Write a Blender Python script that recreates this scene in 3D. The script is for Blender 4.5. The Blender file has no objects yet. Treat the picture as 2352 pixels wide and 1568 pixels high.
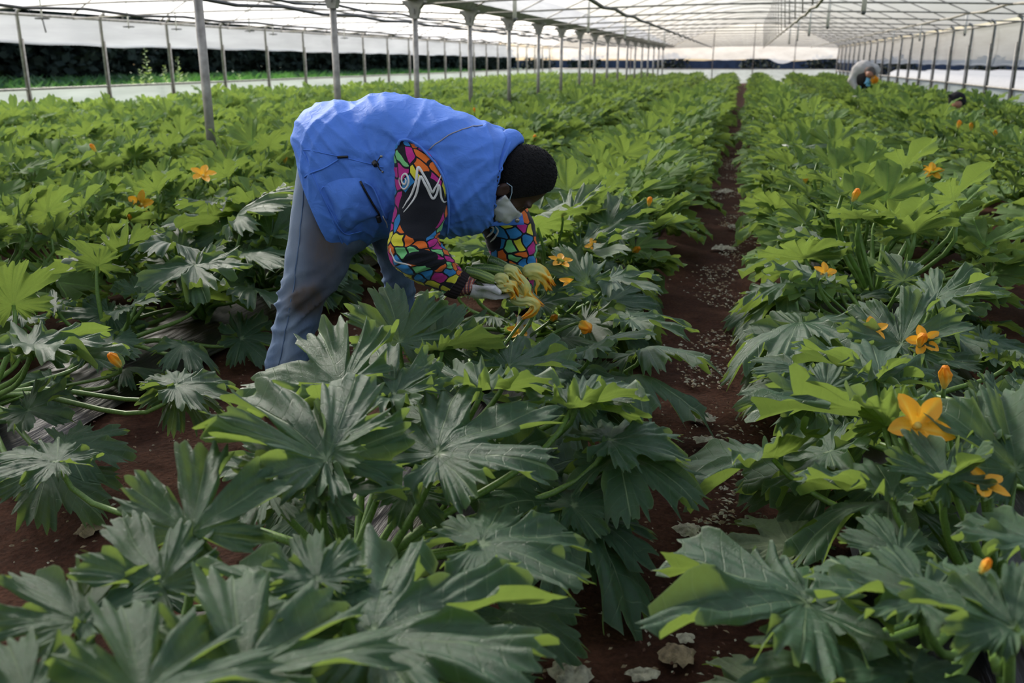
import bpy, bmesh, math, random
import numpy as np
from mathutils import Vector, Matrix, Quaternion, noise
from mathutils.bvhtree import BVHTree

# ------------------------------------------------------------------ camera, sky, sun, exposure
SC = bpy.context.scene
COL = SC.collection
PI = math.pi
CAM_H = 1.22
FPX = 2100.0
PITCH = math.radians(17.05)
YAW = math.radians(13.79)
cam_data = bpy.data.cameras.new('camera')
cam = bpy.data.objects.new('camera', cam_data)
COL.objects.link(cam)
cam.location = (0, 0, CAM_H)
cam.rotation_euler = (PI/2 - PITCH, 0, YAW)
cam_data.sensor_width = 36.0
cam_data.lens = 36.0*FPX/2352.0
cam_data.clip_start = 0.05
cam_data.clip_end = 500
cam_data.dof.use_dof = True
cam_data.dof.focus_distance = 2.95
cam_data.dof.aperture_fstop = 3.8
SC.camera = cam

world = bpy.data.worlds.new('sky')
SC.world = world
world.use_nodes = True
wn = world.node_tree
wn.nodes.clear()
w_out = wn.nodes.new('ShaderNodeOutputWorld')
w_bg = wn.nodes.new('ShaderNodeBackground')
w_sky = wn.nodes.new('ShaderNodeTexSky')
w_sky.sky_type = 'NISHITA'
w_sky.sun_disc = False
SUN_EL = math.radians(34)
SUN_AZ = math.radians(-48)            # from +Y towards -X: far left
w_sky.sun_elevation = SUN_EL
w_sky.sun_rotation = SUN_AZ
w_sky.dust_density = 2.5
w_bg.inputs['Strength'].default_value = 0.24
wn.links.new(w_sky.outputs[0], w_bg.inputs[0])
wn.links.new(w_bg.outputs[0], w_out.inputs[0])

sun_data = bpy.data.lights.new('sun', 'SUN')
sun_data.energy = 9.5
sun_data.angle = math.radians(11.0)
sun_data.color = (1.0, 0.95, 0.86)
sun = bpy.data.objects.new('sun', sun_data)
COL.objects.link(sun)
SUN_DIR = Vector((math.sin(SUN_AZ)*math.cos(SUN_EL), math.cos(SUN_AZ)*math.cos(SUN_EL), math.sin(SUN_EL)))
sun.rotation_euler = SUN_DIR.to_track_quat('Z', 'Y').to_euler()
sun.location = (-20, 20, 25)

SC.view_settings.view_transform = 'Standard'
SC.view_settings.look = 'None'
SC.view_settings.gamma = 1.0
SC.view_settings.use_curve_mapping = False
SC.view_settings.exposure = 0.31

cy = SC.cycles
cy.max_bounces = 9
cy.diffuse_bounces = 4
cy.glossy_bounces = 2
cy.transmission_bounces = 5
cy.transparent_max_bounces = 12
cy.caustics_reflective = False
cy.caustics_refractive = False
cy.sample_clamp_indirect = 6.0

# ------------------------------------------------------------------ helpers
CP, SP = math.cos(PITCH), math.sin(PITCH)
FW = Vector((-math.sin(YAW), math.cos(YAW), 0))
RT = Vector((math.cos(YAW), math.sin(YAW), 0))
UP = Vector((0, 0, 1))

def at_depth(x, y, D):
    """world point seen at photo position x, y at horizontal distance D ahead of the camera"""
    u, v = x-1176.0, 784.0-y
    t = D/(FPX*CP + v*SP)
    return FW*D + RT*(u*t) + UP*(CAM_H + t*(v*CP - FPX*SP))

def at_height(x, y, z):
    u, v = x-1176.0, 784.0-y
    t = (z-CAM_H)/(v*CP - FPX*SP)
    return FW*(t*(FPX*CP+v*SP)) + RT*(u*t) + UP*z

def project(p):
    q = Vector(p) - Vector((0, 0, CAM_H))
    f, r, z = q.dot(FW), q.dot(RT), q.z
    dep = f*CP - z*SP
    up = f*SP + z*CP
    if dep < 0.05:
        return None
    return (1176 + FPX*r/dep, 784 - FPX*up/dep, dep)

def mesh_obj(name, verts, faces, mats, parent=None, smooth=True, fmat=None, attrs=None):
    me = bpy.data.meshes.new(name)
    me.from_pydata([tuple(v) for v in verts], [], [tuple(f) for f in faces])
    if mats is not None:
        for m in (mats if isinstance(mats, (list, tuple)) else [mats]):
            me.materials.append(m)
    if fmat is not None:
        me.polygons.foreach_set('material_index', np.asarray(fmat, dtype=np.int32))
    if smooth:
        me.polygons.foreach_set('use_smooth', np.ones(len(me.polygons), dtype=bool))
    if attrs:
        for k, v in attrs.items():
            v = np.asarray(v, dtype=np.float32)
            a = me.attributes.new(k, 'FLOAT' if v.ndim == 1 else 'FLOAT_COLOR', 'POINT')
            a.data.foreach_set('value' if v.ndim == 1 else 'color', v.ravel())
    me.update()
    o = bpy.data.objects.new(name, me)
    COL.objects.link(o)
    if parent is not None:
        o.parent = parent
    return o

def empty(name, loc=(0, 0, 0), rz=0.0):
    o = bpy.data.objects.new(name, None)
    o.empty_display_size = 0.1
    COL.objects.link(o)
    o.location = loc
    o.rotation_euler = (0, 0, rz)
    return o

def tag(o, label=None, cat=None, group=None, kind=None):
    if label: o['label'] = label
    if cat: o['category'] = cat
    if group: o['group'] = group
    if kind: o['kind'] = kind
    return o

def local_to(o, root):
    """give o (built in world coordinates) a parent that sits at root.location without rotation"""
    o.parent = root
    w = Vector((0, 0, 0)); q = root
    while q is not None:
        w += Vector(q.location); q = q.parent
    o.data.transform(Matrix.Translation(-w))
    return o

class Geo:
    """collects simple solids into one mesh"""
    def __init__(self):
        self.v, self.f, self.m = [], [], []
    def add(self, v, f, mi=0):
        b = len(self.v)
        self.v += [tuple(p) for p in v]
        self.f += [tuple(i+b for i in q) for q in f]
        self.m += [mi]*len(f)
    def box(self, c, s, rot=None, mi=0):
        c = Vector(c); pts = []
        for x in (-.5, .5):
            for y in (-.5, .5):
                for z in (-.5, .5):
                    p = Vector((x*s[0], y*s[1], z*s[2]))
                    if rot is not None: p = rot @ p
                    pts.append(c+p)
        self.add(pts, [(0,1,3,2),(4,6,7,5),(0,4,5,1),(2,3,7,6),(0,2,6,4),(1,5,7,3)], mi)
    def tube(self, pts, r, n=8, mi=0, caps=True, flat=1.0):
        pts = [Vector(p) for p in pts]
        rr = r if isinstance(r, (list, tuple)) else [r]*len(pts)
        prev = None; V = []; F = []
        for i, p in enumerate(pts):
            d = (pts[min(i+1, len(pts)-1)] - pts[max(i-1, 0)]).normalized()
            if prev is None:
                a = Vector((0, 0, 1)) if abs(d.z) < .9 else Vector((1, 0, 0))
                x = d.cross(a).normalized()
            else:
                x = (prev - d*prev.dot(d)).normalized()
            prev = x; y = d.cross(x)
            for k in range(n):
                t = 2*PI*k/n
                V.append(p + x*(math.cos(t)*rr[i]) + y*(math.sin(t)*rr[i]*flat))
        for i in range(len(pts)-1):
            for k in range(n):
                k2 = (k+1) % n
                F.append((i*n+k, i*n+k2, (i+1)*n+k2, (i+1)*n+k))
        if caps:
            F.append(tuple(range(n-1, -1, -1)))
            F.append(tuple((len(pts)-1)*n+k for k in range(n)))
        self.add(V, F, mi)
    def build(self, name, mats, parent=None, smooth=True):
        return mesh_obj(name, self.v, self.f, mats, parent, smooth, self.m if isinstance(mats, (list, tuple)) else None)

def bez(p0, p1, p2, p3, n):
    out = []
    for i in range(n+1):
        t = i/n; s = 1-t
        out.append(p0*(s**3) + p1*(3*s*s*t) + p2*(3*s*t*t) + p3*(t**3))
    return out

def catmull(P, n):
    """P: list of tuples of floats; n samples over the whole chain"""
    P = np.array(P, float)
    m = len(P)
    out = []
    for k in range(n):
        s = k/(n-1)*(m-1)
        i = min(int(s), m-2); t = s-i
        p0, p1, p2, p3 = P[max(i-1,0)], P[i], P[i+1], P[min(i+2,m-1)]
        out.append(.5*((2*p1)+(-p0+p2)*t+(2*p0-5*p1+4*p2-p3)*t*t+(-p0+3*p1-3*p2+p3)*t**3))
    return np.array(out)

def surface_nets(F, origin, h):
    s = F < 0
    nx, ny, nz = F.shape
    c = [s[i:nx-1+i, j:ny-1+j, k:nz-1+k] for i in (0,1) for j in (0,1) for k in (0,1)]
    anyc = c[0].copy(); allc = c[0].copy()
    for q in c[1:]:
        anyc |= q; allc &= q
    mask = anyc & ~allc
    ids = np.full(mask.shape, -1, dtype=np.int64)
    I, J, K = np.nonzero(mask)
    ids[I, J, K] = np.arange(len(I))
    acc = np.zeros((len(I), 3)); cnt = np.zeros(len(I))
    offs = [(i,j,k) for i in (0,1) for j in (0,1) for k in (0,1)]
    for a in range(8):
        for ax in range(3):
            if offs[a][ax] == 0:
                b = list(offs[a]); b[ax] = 1
                fa = F[I+offs[a][0], J+offs[a][1], K+offs[a][2]]
                fb = F[I+b[0], J+b[1], K+b[2]]
                d = (fa < 0) != (fb < 0)
                t = np.where(d, fa/np.where(d, fa-fb, 1), 0)
                p = np.tile(np.array(offs[a], float), (len(I), 1)); p[:, ax] += t
                acc[d] += p[d]; cnt[d] += 1
    V = acc/cnt[:, None] + np.stack([I, J, K], 1)
    V = V*h + np.array(origin)
    faces = []
    def quads(ax):
        o1, o2 = [(1,2),(2,0),(0,1)][ax]
        sl0 = [slice(1,-1)]*3; sl1 = [slice(1,-1)]*3
        sl0[ax] = slice(0, F.shape[ax]-1); sl1[ax] = slice(1, F.shape[ax])
        a = s[tuple(sl0)]; b = s[tuple(sl1)]
        idx = np.argwhere(a != b)
        sg = a[tuple(idx.T)]
        idx = idx.copy()
        for d in range(3):
            if d != ax: idx[:, d] += 1
        def cid(d1, d2):
            q = idx.copy(); q[:, o1] -= d1; q[:, o2] -= d2
            return ids[q[:,0], q[:,1], q[:,2]]
        A, B, C, D = cid(1,1), cid(0,1), cid(0,0), cid(1,0)
        Q = np.stack([A, B, C, D], 1)
        Q[~sg] = Q[~sg][:, ::-1]
        return Q
    Q = np.concatenate([quads(0), quads(1), quads(2)])
    Q = Q[(Q >= 0).all(1)]
    return V, Q

class SDF:
    """implicit figure on a grid, in coordinates (right, away, up) seen from the camera"""
    def __init__(self, lo, hi, h):
        self.lo = np.array(lo, float); self.h = h
        n = np.ceil((np.array(hi)-self.lo)/h).astype(int)+1
        ax = [self.lo[i]+np.arange(n[i])*h for i in range(3)]
        self.X, self.Y, self.Z = [g.astype(np.float32) for g in np.meshgrid(*ax, indexing='ij')]
        self.F = np.full(self.X.shape, 9.0, np.float32)
    @staticmethod
    def smin(a, b, k):
        if k <= 0: return np.minimum(a, b)
        hh = np.clip(.5+.5*(b-a)/k, 0, 1)
        return b*(1-hh)+a*hh-k*hh*(1-hh)
    def cone(self, a, b, r1, r2, k=.03):
        a = np.array(a, float); b = np.array(b, float); d = b-a; L2 = max(d@d, 1e-9)
        px, py, pz = self.X-a[0], self.Y-a[1], self.Z-a[2]
        t = np.clip((px*d[0]+py*d[1]+pz*d[2])/L2, 0, 1)
        q = np.sqrt((px-t*d[0])**2+(py-t*d[1])**2+(pz-t*d[2])**2)-(r1+(r2-r1)*t)
        self.F = self.smin(self.F, q.astype(np.float32), k)
        return self
    def ell(self, c, axes, rad, k=.03, sub=False):
        c = np.array(c, float)
        px, py, pz = self.X-c[0], self.Y-c[1], self.Z-c[2]
        q = 0
        for a, r in zip(axes, rad):
            q = q + ((px*a[0]+py*a[1]+pz*a[2])/r)**2
        q = (np.sqrt(q)-1)*min(rad)
        if sub: self.F = -self.smin(-self.F, q.astype(np.float32), k)
        else: self.F = self.smin(self.F, q.astype(np.float32), k)
        return self
    def mesh(self):
        V, Q = surface_nets(self.F, self.lo, self.h)
        R3, F3 = np.array(RT), np.array(FW)
        W = V[:, :1]*R3 + V[:, 1:2]*F3 + V[:, 2:]*np.array([0,0,1.])
        return W, Q

def rdz(p):
    p = Vector(p)
    return (p.dot(RT), p.dot(FW), p.z)

# ------------------------------------------------------------------ node materials
def new_mat(name):
    m = bpy.data.materials.new(name)
    m.use_nodes = True
    m.node_tree.nodes.clear()
    return m, m.node_tree

def N(nt, typ, **kw):
    n = nt.nodes.new(typ)
    for k, v in kw.items():
        if k.startswith('i_'):
            key = k[2:]
            key = int(key) if key.isdigit() else key.replace('_', ' ')
            n.inputs[key].default_value = v
        else:
            setattr(n, k, v)
    return n

def L(nt, a, b):
    nt.links.new(a, b)

def ramp(nt, fac, stops, interp='LINEAR'):
    r = N(nt, 'ShaderNodeValToRGB')
    r.color_ramp.interpolation = interp
    el = r.color_ramp.elements
    while len(el) < len(stops): el.new(0.5)
    for e, (p, c) in zip(el, stops):
        e.position = p
        e.color = (*c, 1) if len(c) == 3 else c
    L(nt, fac, r.inputs[0])
    return r.outputs[0]

def math_n(nt, op, a, b=None, c=None):
    n = N(nt, 'ShaderNodeMath', operation=op)
    for i, x in enumerate((a, b, c)):
        if x is None: continue
        if isinstance(x, (int, float)): n.inputs[i].default_value = x
        else: L(nt, x, n.inputs[i])
    return n.outputs[0]

def mix_c(nt, fac, a, b, mode='MIX'):
    n = N(nt, 'ShaderNodeMix', data_type='RGBA', blend_type=mode)
    for i, x in ((0, fac), (6, a), (7, b)):
        if isinstance(x, (int, float)): n.inputs[i].default_value = x
        elif isinstance(x, tuple): n.inputs[i].default_value = (*x, 1) if len(x) == 3 else x
        else: L(nt, x, n.inputs[i])
    return n.outputs[2]

def simple(name, col, rough=.6, metal=0.0, nscale=0, namp=.2, bump=0, bscale=80, spec=.5, sheen=0):
    m, nt = new_mat(name)
    out = N(nt, 'ShaderNodeOutputMaterial')
    b = N(nt, 'ShaderNodeBsdfPrincipled', i_Roughness=rough, i_Metallic=metal)
    b.inputs['Specular IOR Level'].default_value = spec
    if sheen:
        b.inputs['Sheen Weight'].default_value = sheen
    tc = N(nt, 'ShaderNodeTexCoord')
    if nscale:
        nz = N(nt, 'ShaderNodeTexNoise', i_Scale=nscale, i_Detail=6.0)
        L(nt, tc.outputs['Object'], nz.inputs['Vector'])
        lo = tuple(max(0, c*(1-namp)) for c in col); hi = tuple(min(1, c*(1+namp)) for c in col)
        L(nt, ramp(nt, nz.outputs[0], [(.3, lo), (.7, hi)]), b.inputs['Base Color'])
    else:
        b.inputs['Base Color'].default_value = (*col, 1)
    if bump:
        nb = N(nt, 'ShaderNodeTexNoise', i_Scale=bscale, i_Detail=5.0)
        L(nt, tc.outputs['Object'], nb.inputs['Vector'])
        bp = N(nt, 'ShaderNodeBump', i_Strength=bump, i_Distance=.01)
        L(nt, nb.outputs[0], bp.inputs['Height'])
        L(nt, bp.outputs[0], b.inputs['Normal'])
    L(nt, b.outputs[0], out.inputs[0])
    return m

def leaf_mat(name, top, under, trans, tw=.32, rough=.42, vein=(.16, .24, .10), hue_var=.25, mott=.0):
    """two-sided leaf: bluish dark upper face, paler underside, light shining through"""
    m, nt = new_mat(name)
    out = N(nt, 'ShaderNodeOutputMaterial')
    geo = N(nt, 'ShaderNodeNewGeometry')
    oi = N(nt, 'ShaderNodeObjectInfo')
    av = N(nt, 'ShaderNodeAttribute', attribute_name='vein')
    asd = N(nt, 'ShaderNodeAttribute', attribute_name='side')
    tc = N(nt, 'ShaderNodeTexCoord')
    nz = N(nt, 'ShaderNodeTexNoise', i_Scale=22.0, i_Detail=5.0)
    L(nt, tc.outputs['Object'], nz.inputs['Vector'])
    nz2 = N(nt, 'ShaderNodeTexNoise', i_Scale=160.0, i_Detail=2.0)
    L(nt, tc.outputs['Object'], nz2.inputs['Vector'])
    # side veins: thin lines where the stripe coordinate passes a whole number
    fr = math_n(nt, 'PINGPONG', asd.outputs['Fac'], .5)
    sv = N(nt, 'ShaderNodeMapRange', interpolation_type='SMOOTHSTEP', i_From_Min=.0, i_From_Max=.05, i_To_Min=1.0, i_To_Max=0.0)
    L(nt, fr, sv.inputs[0])
    vv = N(nt, 'ShaderNodeMapRange', interpolation_type='SMOOTHSTEP', i_From_Min=.12, i_From_Max=.6)
    L(nt, av.outputs['Fac'], vv.inputs[0])
    veins = math_n(nt, 'MAXIMUM', vv.outputs[0], math_n(nt, 'MULTIPLY', sv.outputs[0], .42))
    lo = tuple(c*(1-hue_var) for c in top); hi = tuple(c*(1+hue_var*1.3) for c in top)
    ctop = ramp(nt, nz.outputs[0], [(.3, lo), (.7, hi)])
    # each leaf a little younger or older than its neighbours
    ctop = mix_c(nt, math_n(nt, 'MULTIPLY', oi.outputs['Random'], .26), ctop, (top[0]*2.0, top[1]*1.55, top[2]*.9))
    if mott:
        sp = N(nt, 'ShaderNodeMapRange', i_From_Min=.6, i_From_Max=.72)
        L(nt, nz2.outputs[0], sp.inputs[0])
        ctop = mix_c(nt, math_n(nt, 'MULTIPLY', sp.outputs[0], mott), ctop, (.30, .34, .12))
    ctop = mix_c(nt, math_n(nt, 'MULTIPLY', veins, .75), ctop, vein)
    cun = ramp(nt, nz.outputs[0], [(.3, tuple(c*.85 for c in under)), (.7, tuple(c*1.15 for c in under))])
    cun = mix_c(nt, veins, cun, tuple(min(1, c*2.2) for c in under))
    base = mix_c(nt, geo.outputs['Backfacing'], ctop, cun)
    b = N(nt, 'ShaderNodeBsdfPrincipled')
    b.inputs['Specular IOR Level'].default_value = .55
    b.inputs['Sheen Weight'].default_value = .08; b.inputs['Sheen Roughness'].default_value = .35
    L(nt, base, b.inputs['Base Color'])
    rg = N(nt, 'ShaderNodeMapRange', i_To_Min=rough, i_To_Max=.75)
    L(nt, geo.outputs['Backfacing'], rg.inputs[0])
    L(nt, rg.outputs[0], b.inputs['Roughness'])
    hgt = math_n(nt, 'ADD', math_n(nt, 'MULTIPLY', veins, -.8), math_n(nt, 'MULTIPLY', nz2.outputs[0], .5))
    bp = N(nt, 'ShaderNodeBump', i_Strength=.55, i_Distance=.006)
    L(nt, hgt, bp.inputs['Height'])
    L(nt, bp.outputs[0], b.inputs['Normal'])
    tr = N(nt, 'ShaderNodeBsdfTranslucent')
    ct = mix_c(nt, math_n(nt, 'MULTIPLY', veins, .5), trans, tuple(c*.5 for c in trans))
    L(nt, ct, tr.inputs[0])
    mx = N(nt, 'ShaderNodeMixShader', i_0=tw)
    L(nt, b.outputs[0], mx.inputs[1]); L(nt, tr.outputs[0], mx.inputs[2])
    L(nt, mx.outputs[0], out.inputs[0])
    return m

M = {}
M['leaf'] = leaf_mat('zucchini_leaf', (.029, .086, .041), (.085, .165, .032), (.28, .40, .07), tw=.37, rough=.37, vein=(.24, .34, .17))
M['leaf_pale'] = leaf_mat('wilting_leaf', (.10, .14, .075), (.16, .20, .07), (.25, .33, .06), tw=.25, rough=.6, mott=.8)
M['leaf_old'] = leaf_mat('speckled_leaf', (.055, .095, .045), (.11, .16, .05), (.22, .34, .04), tw=.28, rough=.55, mott=.7)
M['leaf_hedge'] = simple('hedge_leaf', (.034, .042, .030), .9, nscale=1.2, namp=.5, spec=.08)
M['leaf_weed'] = leaf_mat('weed_leaf', (.16, .26, .07), (.22, .32, .10), (.4, .55, .12), tw=.45)
M['grass'] = leaf_mat('grass_blade', (.035, .10, .03), (.06, .14, .04), (.10, .26, .04), tw=.3)
M['stalk'] = simple('leaf_stalk_green', (.13, .23, .045), .45, nscale=40, namp=.3)
M['stem'] = simple('plant_stem', (.10, .16, .06), .6, nscale=30, namp=.3, bump=.3)

def soil_mat():
    m, nt = new_mat('red_brown_soil')
    out = N(nt, 'ShaderNodeOutputMaterial')
    b = N(nt, 'ShaderNodeBsdfPrincipled', i_Roughness=.95)
    b.inputs['Specular IOR Level'].default_value = .15
    tc = N(nt, 'ShaderNodeTexCoord')
    n1 = N(nt, 'ShaderNodeTexNoise', i_Scale=3.0, i_Detail=8.0, i_Roughness=.7)
    n2 = N(nt, 'ShaderNodeTexNoise', i_Scale=70.0, i_Detail=6.0, i_Roughness=.75)
    v = N(nt, 'ShaderNodeTexVoronoi', i_Scale=55.0)
    for n in (n1, n2, v): L(nt, tc.outputs['Object'], n.inputs['Vector'])
    c = ramp(nt, n1.outputs[0], [(.3, (.050, .022, .014)), (.5, (.085, .036, .021)), (.72, (.125, .056, .032))])
    c = mix_c(nt, .55, c, ramp(nt, n2.outputs[0], [(.35, (.25, .25, .25)), (.6, (1.2, 1.15, 1.1))]), 'MULTIPLY')
    sp = N(nt, 'ShaderNodeMapRange', i_From_Min=.69, i_From_Max=.74)
    L(nt, n2.outputs[0], sp.inputs[0])
    c = mix_c(nt, math_n(nt, 'MULTIPLY', sp.outputs[0], .5), c, (.38, .30, .22))
    L(nt, c, b.inputs['Base Color'])
    h = math_n(nt, 'ADD', n2.outputs[0], math_n(nt, 'MULTIPLY', v.outputs[0], .7))
    bp = N(nt, 'ShaderNodeBump', i_Strength=.9, i_Distance=.02)
    L(nt, h, bp.inputs['Height']); L(nt, bp.outputs[0], b.inputs['Normal'])
    L(nt, b.outputs[0], out.inputs[0])
    return m
M['soil'] = soil_mat()

def mulch_mat():
    m, nt = new_mat('black_mulch_film')
    out = N(nt, 'ShaderNodeOutputMaterial')
    b = N(nt, 'ShaderNodeBsdfPrincipled', i_Roughness=.42)
    tc = N(nt, 'ShaderNodeTexCoord')
    mp = N(nt, 'ShaderNodeMapping'); mp.inputs['Scale'].default_value = (60, 6, 60)
    L(nt, tc.outputs['Object'], mp.inputs[0])
    n1 = N(nt, 'ShaderNodeTexNoise', i_Scale=1.0, i_Detail=4.0)
    L(nt, mp.outputs[0], n1.inputs['Vector'])
    n2 = N(nt, 'ShaderNodeTexNoise', i_Scale=4.0, i_Detail=4.0)
    L(nt, tc.outputs['Object'], n2.inputs['Vector'])
    st = N(nt, 'ShaderNodeMapRange', i_From_Min=.6, i_From_Max=.68)
    L(nt, n1.outputs[0], st.inputs[0])
    c = mix_c(nt, math_n(nt, 'MULTIPLY', st.outputs[0], n2.outputs[0]), (.009, .009, .010), (.16, .15, .145))
    d = N(nt, 'ShaderNodeMapRange', i_From_Min=.5, i_From_Max=.75)
    L(nt, n2.outputs[0], d.inputs[0])
    c = mix_c(nt, math_n(nt, 'MULTIPLY', d.outputs[0], .6), c, (.06, .03, .02))
    L(nt, c, b.inputs['Base Color'])
    bp = N(nt, 'ShaderNodeBump', i_Strength=.6, i_Distance=.01)
    L(nt, n1.outputs[0], bp.inputs['Height']); L(nt, bp.outputs[0], b.inputs['Normal'])
    L(nt, b.outputs[0], out.inputs[0])
    return m
M['mulch'] = mulch_mat()

def film_mat(name, clear, through, body, tint=(.93, .94, .96), sc=1.2):
    """greenhouse polythene: a little clear, mostly scattering light through, faintly dirty"""
    m, nt = new_mat(name)
    out = N(nt, 'ShaderNodeOutputMaterial')
    tc = N(nt, 'ShaderNodeTexCoord')
    mp = N(nt, 'ShaderNodeMapping'); mp.inputs['Scale'].default_value = (1.0, .25, 3.0)
    L(nt, tc.outputs['Object'], mp.inputs[0])
    nz = N(nt, 'ShaderNodeTexNoise', i_Scale=sc, i_Detail=7.0, i_Roughness=.65)
    L(nt, mp.outputs[0], nz.inputs['Vector'])
    dirt = ramp(nt, nz.outputs[0], [(.35, tuple(c*.80 for c in tint)), (.62, tint)])
    t1 = N(nt, 'ShaderNodeBsdfTransparent'); t1.inputs[0].default_value = (.93, .93, .93, 1)
    t2 = N(nt, 'ShaderNodeBsdfTranslucent')
    t3 = N(nt, 'ShaderNodeBsdfDiffuse')
    L(nt, dirt, t2.inputs[0]); L(nt, dirt, t3.inputs[0])
    m1 = N(nt, 'ShaderNodeMixShader', i_0=body/(body+through))
    L(nt, t2.outputs[0], m1.inputs[1]); L(nt, t3.outputs[0], m1.inputs[2])
    m2 = N(nt, 'ShaderNodeMixShader', i_0=clear)
    L(nt, m1.outputs[0], m2.inputs[1]); L(nt, t1.outputs[0], m2.inputs[2])
    L(nt, m2.outputs[0], out.inputs[0])
    return m
M['roof_film'] = film_mat('roof_polythene', .33, .46, .40, tint=(.50, .51, .54))  # right bay: tint darkened to stand in for film away from the sun
M['roof_film_lit'] = film_mat('lit_side_roof_polythene', .30, .55, .20, tint=(.97, .975, .99))  # left bay: same film, tint brightened to imitate the sun-side glow
M['side_film'] = film_mat('side_polythene', .40, .40, .30, tint=(.60, .62, .66))
M['skirt_film'] = film_mat('skirt_polythene', .06, .36, .58, tint=(.50, .545, .525), sc=2.0)
M['steel'] = simple('galvanised_steel', (.33, .31, .28), .5, .6, nscale=12, namp=.3)
M['steel_dark'] = simple('weathered_steel_pipe', (.16, .145, .125), .6, .3, nscale=9, namp=.4)
M['bar'] = simple('tie_bar_steel', (.36, .33, .28), .55, .3, nscale=9, namp=.3)
M['black_pipe'] = simple('black_irrigation_pipe', (.035, .033, .033), .5)
M['white_plastic'] = simple('white_drop_pipe', (.80, .79, .75), .45)
_nt = M['white_plastic'].node_tree
_b = [n for n in _nt.nodes if n.type == 'BSDF_PRINCIPLED'][0]; _o = [n for n in _nt.nodes if n.type == 'OUTPUT_MATERIAL'][0]
_t = N(_nt, 'ShaderNodeBsdfTranslucent'); _t.inputs[0].default_value = (.85, .84, .80, 1)
_m = N(_nt, 'ShaderNodeMixShader', i_0=.5); L(_nt, _b.outputs[0], _m.inputs[1]); L(_nt, _t.outputs[0], _m.inputs[2]); L(_nt, _m.outputs[0], _o.inputs[0])
M['grey_plastic'] = simple('grey_plastic', (.12, .12, .12), .5)

M['added_dark_net'] = film_mat('added_dark_green_net', .10, .08, .82, tint=(.10, .14, .11))  # net added out of view to cut light from behind the camera
# ------------------------------------------------------------------ the greenhouse itself
XR, XP, XL = 4.9, -4.2, -11.3
Y0, Y1 = -4.0, 56.0
EAVE = 1.96
RISE = 1.25
rnd = random.Random(7)

# ground: fine near the camera, coarser with distance
def build_ground():
    xs = np.concatenate([np.linspace(-90, -14, 20), np.linspace(-13, -4.2, 30), np.linspace(-4, 3.2, 200), np.linspace(3.4, 14, 30), np.linspace(15, 90, 20)])
    ys = np.concatenate([np.linspace(-30, .4, 14), np.linspace(.5, 4.5, 130), np.geomspace(4.55, 160, 90)])
    V = []
    for y in ys:
        for x in xs:
            z = 0.0
            if -4.2 < x < 3.4 and .3 < y < 14:
                p = Vector((x, y, 0))
                z = .022*noise.noise(p*2.3) + .014*noise.noise(p*9) + .010*abs(noise.noise(p*27)) + .006*noise.noise(p*60)
                z -= .012
            V.append((x, y, z))
    nx = len(xs); F = []
    for j in range(len(ys)-1):
        for i in range(nx-1):
            a = j*nx+i
            F.append((a, a+1, a+nx+1, a+nx))
    return tag(mesh_obj('floor', V, F, M['soil']), 'bare red-brown soil floor of the greenhouse', kind='structure')
floor = build_ground()

def arch(x, x0, x1):
    t = (x-x0)/(x1-x0)
    return EAVE + .05 + RISE*(1-(2*t-1)**2)*(.85+.15*(1-(2*t-1)**2))

def roof_film(x0, x1):
    nx, ny = 24, 60
    V, F = [], []
    for j in range(ny+1):
        y = Y0+(Y1-Y0)*j/ny
        for i in range(nx+1):
            x = x0+(x1-x0)*i/nx
            V.append((x, y, arch(x, x0, x1) + .03*noise.noise(Vector((x*.9, y*.8, 3)))))
    for j in range(ny):
        for i in range(nx):
            a = j*(nx+1)+i
            F.append((a, a+1, a+nx+2, a+nx+1))
    return V, F
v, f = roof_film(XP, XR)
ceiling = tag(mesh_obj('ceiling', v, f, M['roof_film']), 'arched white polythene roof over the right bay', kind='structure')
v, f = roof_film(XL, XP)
ceiling_left = tag(mesh_obj('ceiling', v, f, M['roof_film_lit']), 'arched white polythene roof over the left bay', kind='structure')

POLE_Y = [6.81+2.52*k for k in range(-4, 20)]
def hoop(x0, x1, y):
    return [(x0+(x1-x0)*i/14, y, arch(x0+(x1-x0)*i/14, x0, x1)-.035) for i in range(15)]
for (x0, x1, root) in ((XP, XR, ceiling), (XL, XP, ceiling_left)):
    hoop_me = tie_me = None
    for k, y in enumerate(POLE_Y):
        if y < 1: continue
        for half in (0,):
            yy = y+half*1.26
            if hoop_me is None:
                g = Geo(); g.tube(hoop(x0, x1, 0), .012, 6)
                o = g.build('hoop', M['bar'], root); hoop_me = o.data
            else:
                o = bpy.data.objects.new('hoop', hoop_me); COL.objects.link(o); o.parent = root
            o.location = (0, yy, 0)
        if tie_me is None:
            g = Geo()
            g.tube([(x0+(x1-x0)*i/10, 0, EAVE-.05+.10*math.sin(PI*i/10)) for i in range(11)], .014, 6)
            o = g.build('tie_bar', M['bar'], root); tie_me = o.data
        else:
            o = bpy.data.objects.new('tie_bar', tie_me); COL.objects.link(o); o.parent = root
        o.location = (0, y, 0)
for (x, z, r, root, mt) in ((-2.0, .735, .026, ceiling, 'steel_dark'), (.85, .71, .022, ceiling, 'bar'), (3.45, .73, .020, ceiling, 'bar'),
                    (-9.4, .70, .024, ceiling_left, 'black_pipe'), (-6.25, .69, .026, ceiling_left, 'black_pipe'),
                    (-5.45, .70, .018, ceiling_left, 'black_pipe'), (-7.9, .93, .018, ceiling_left, 'steel_dark')):
    g = Geo(); g.tube([(x, Y0+(Y1-Y0)*i/48, CAM_H+z+.025*math.sin(i*PI/1.05)) for i in range(49)], r, 6)
    g.build('purlin_pipe', M[mt], root)
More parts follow.
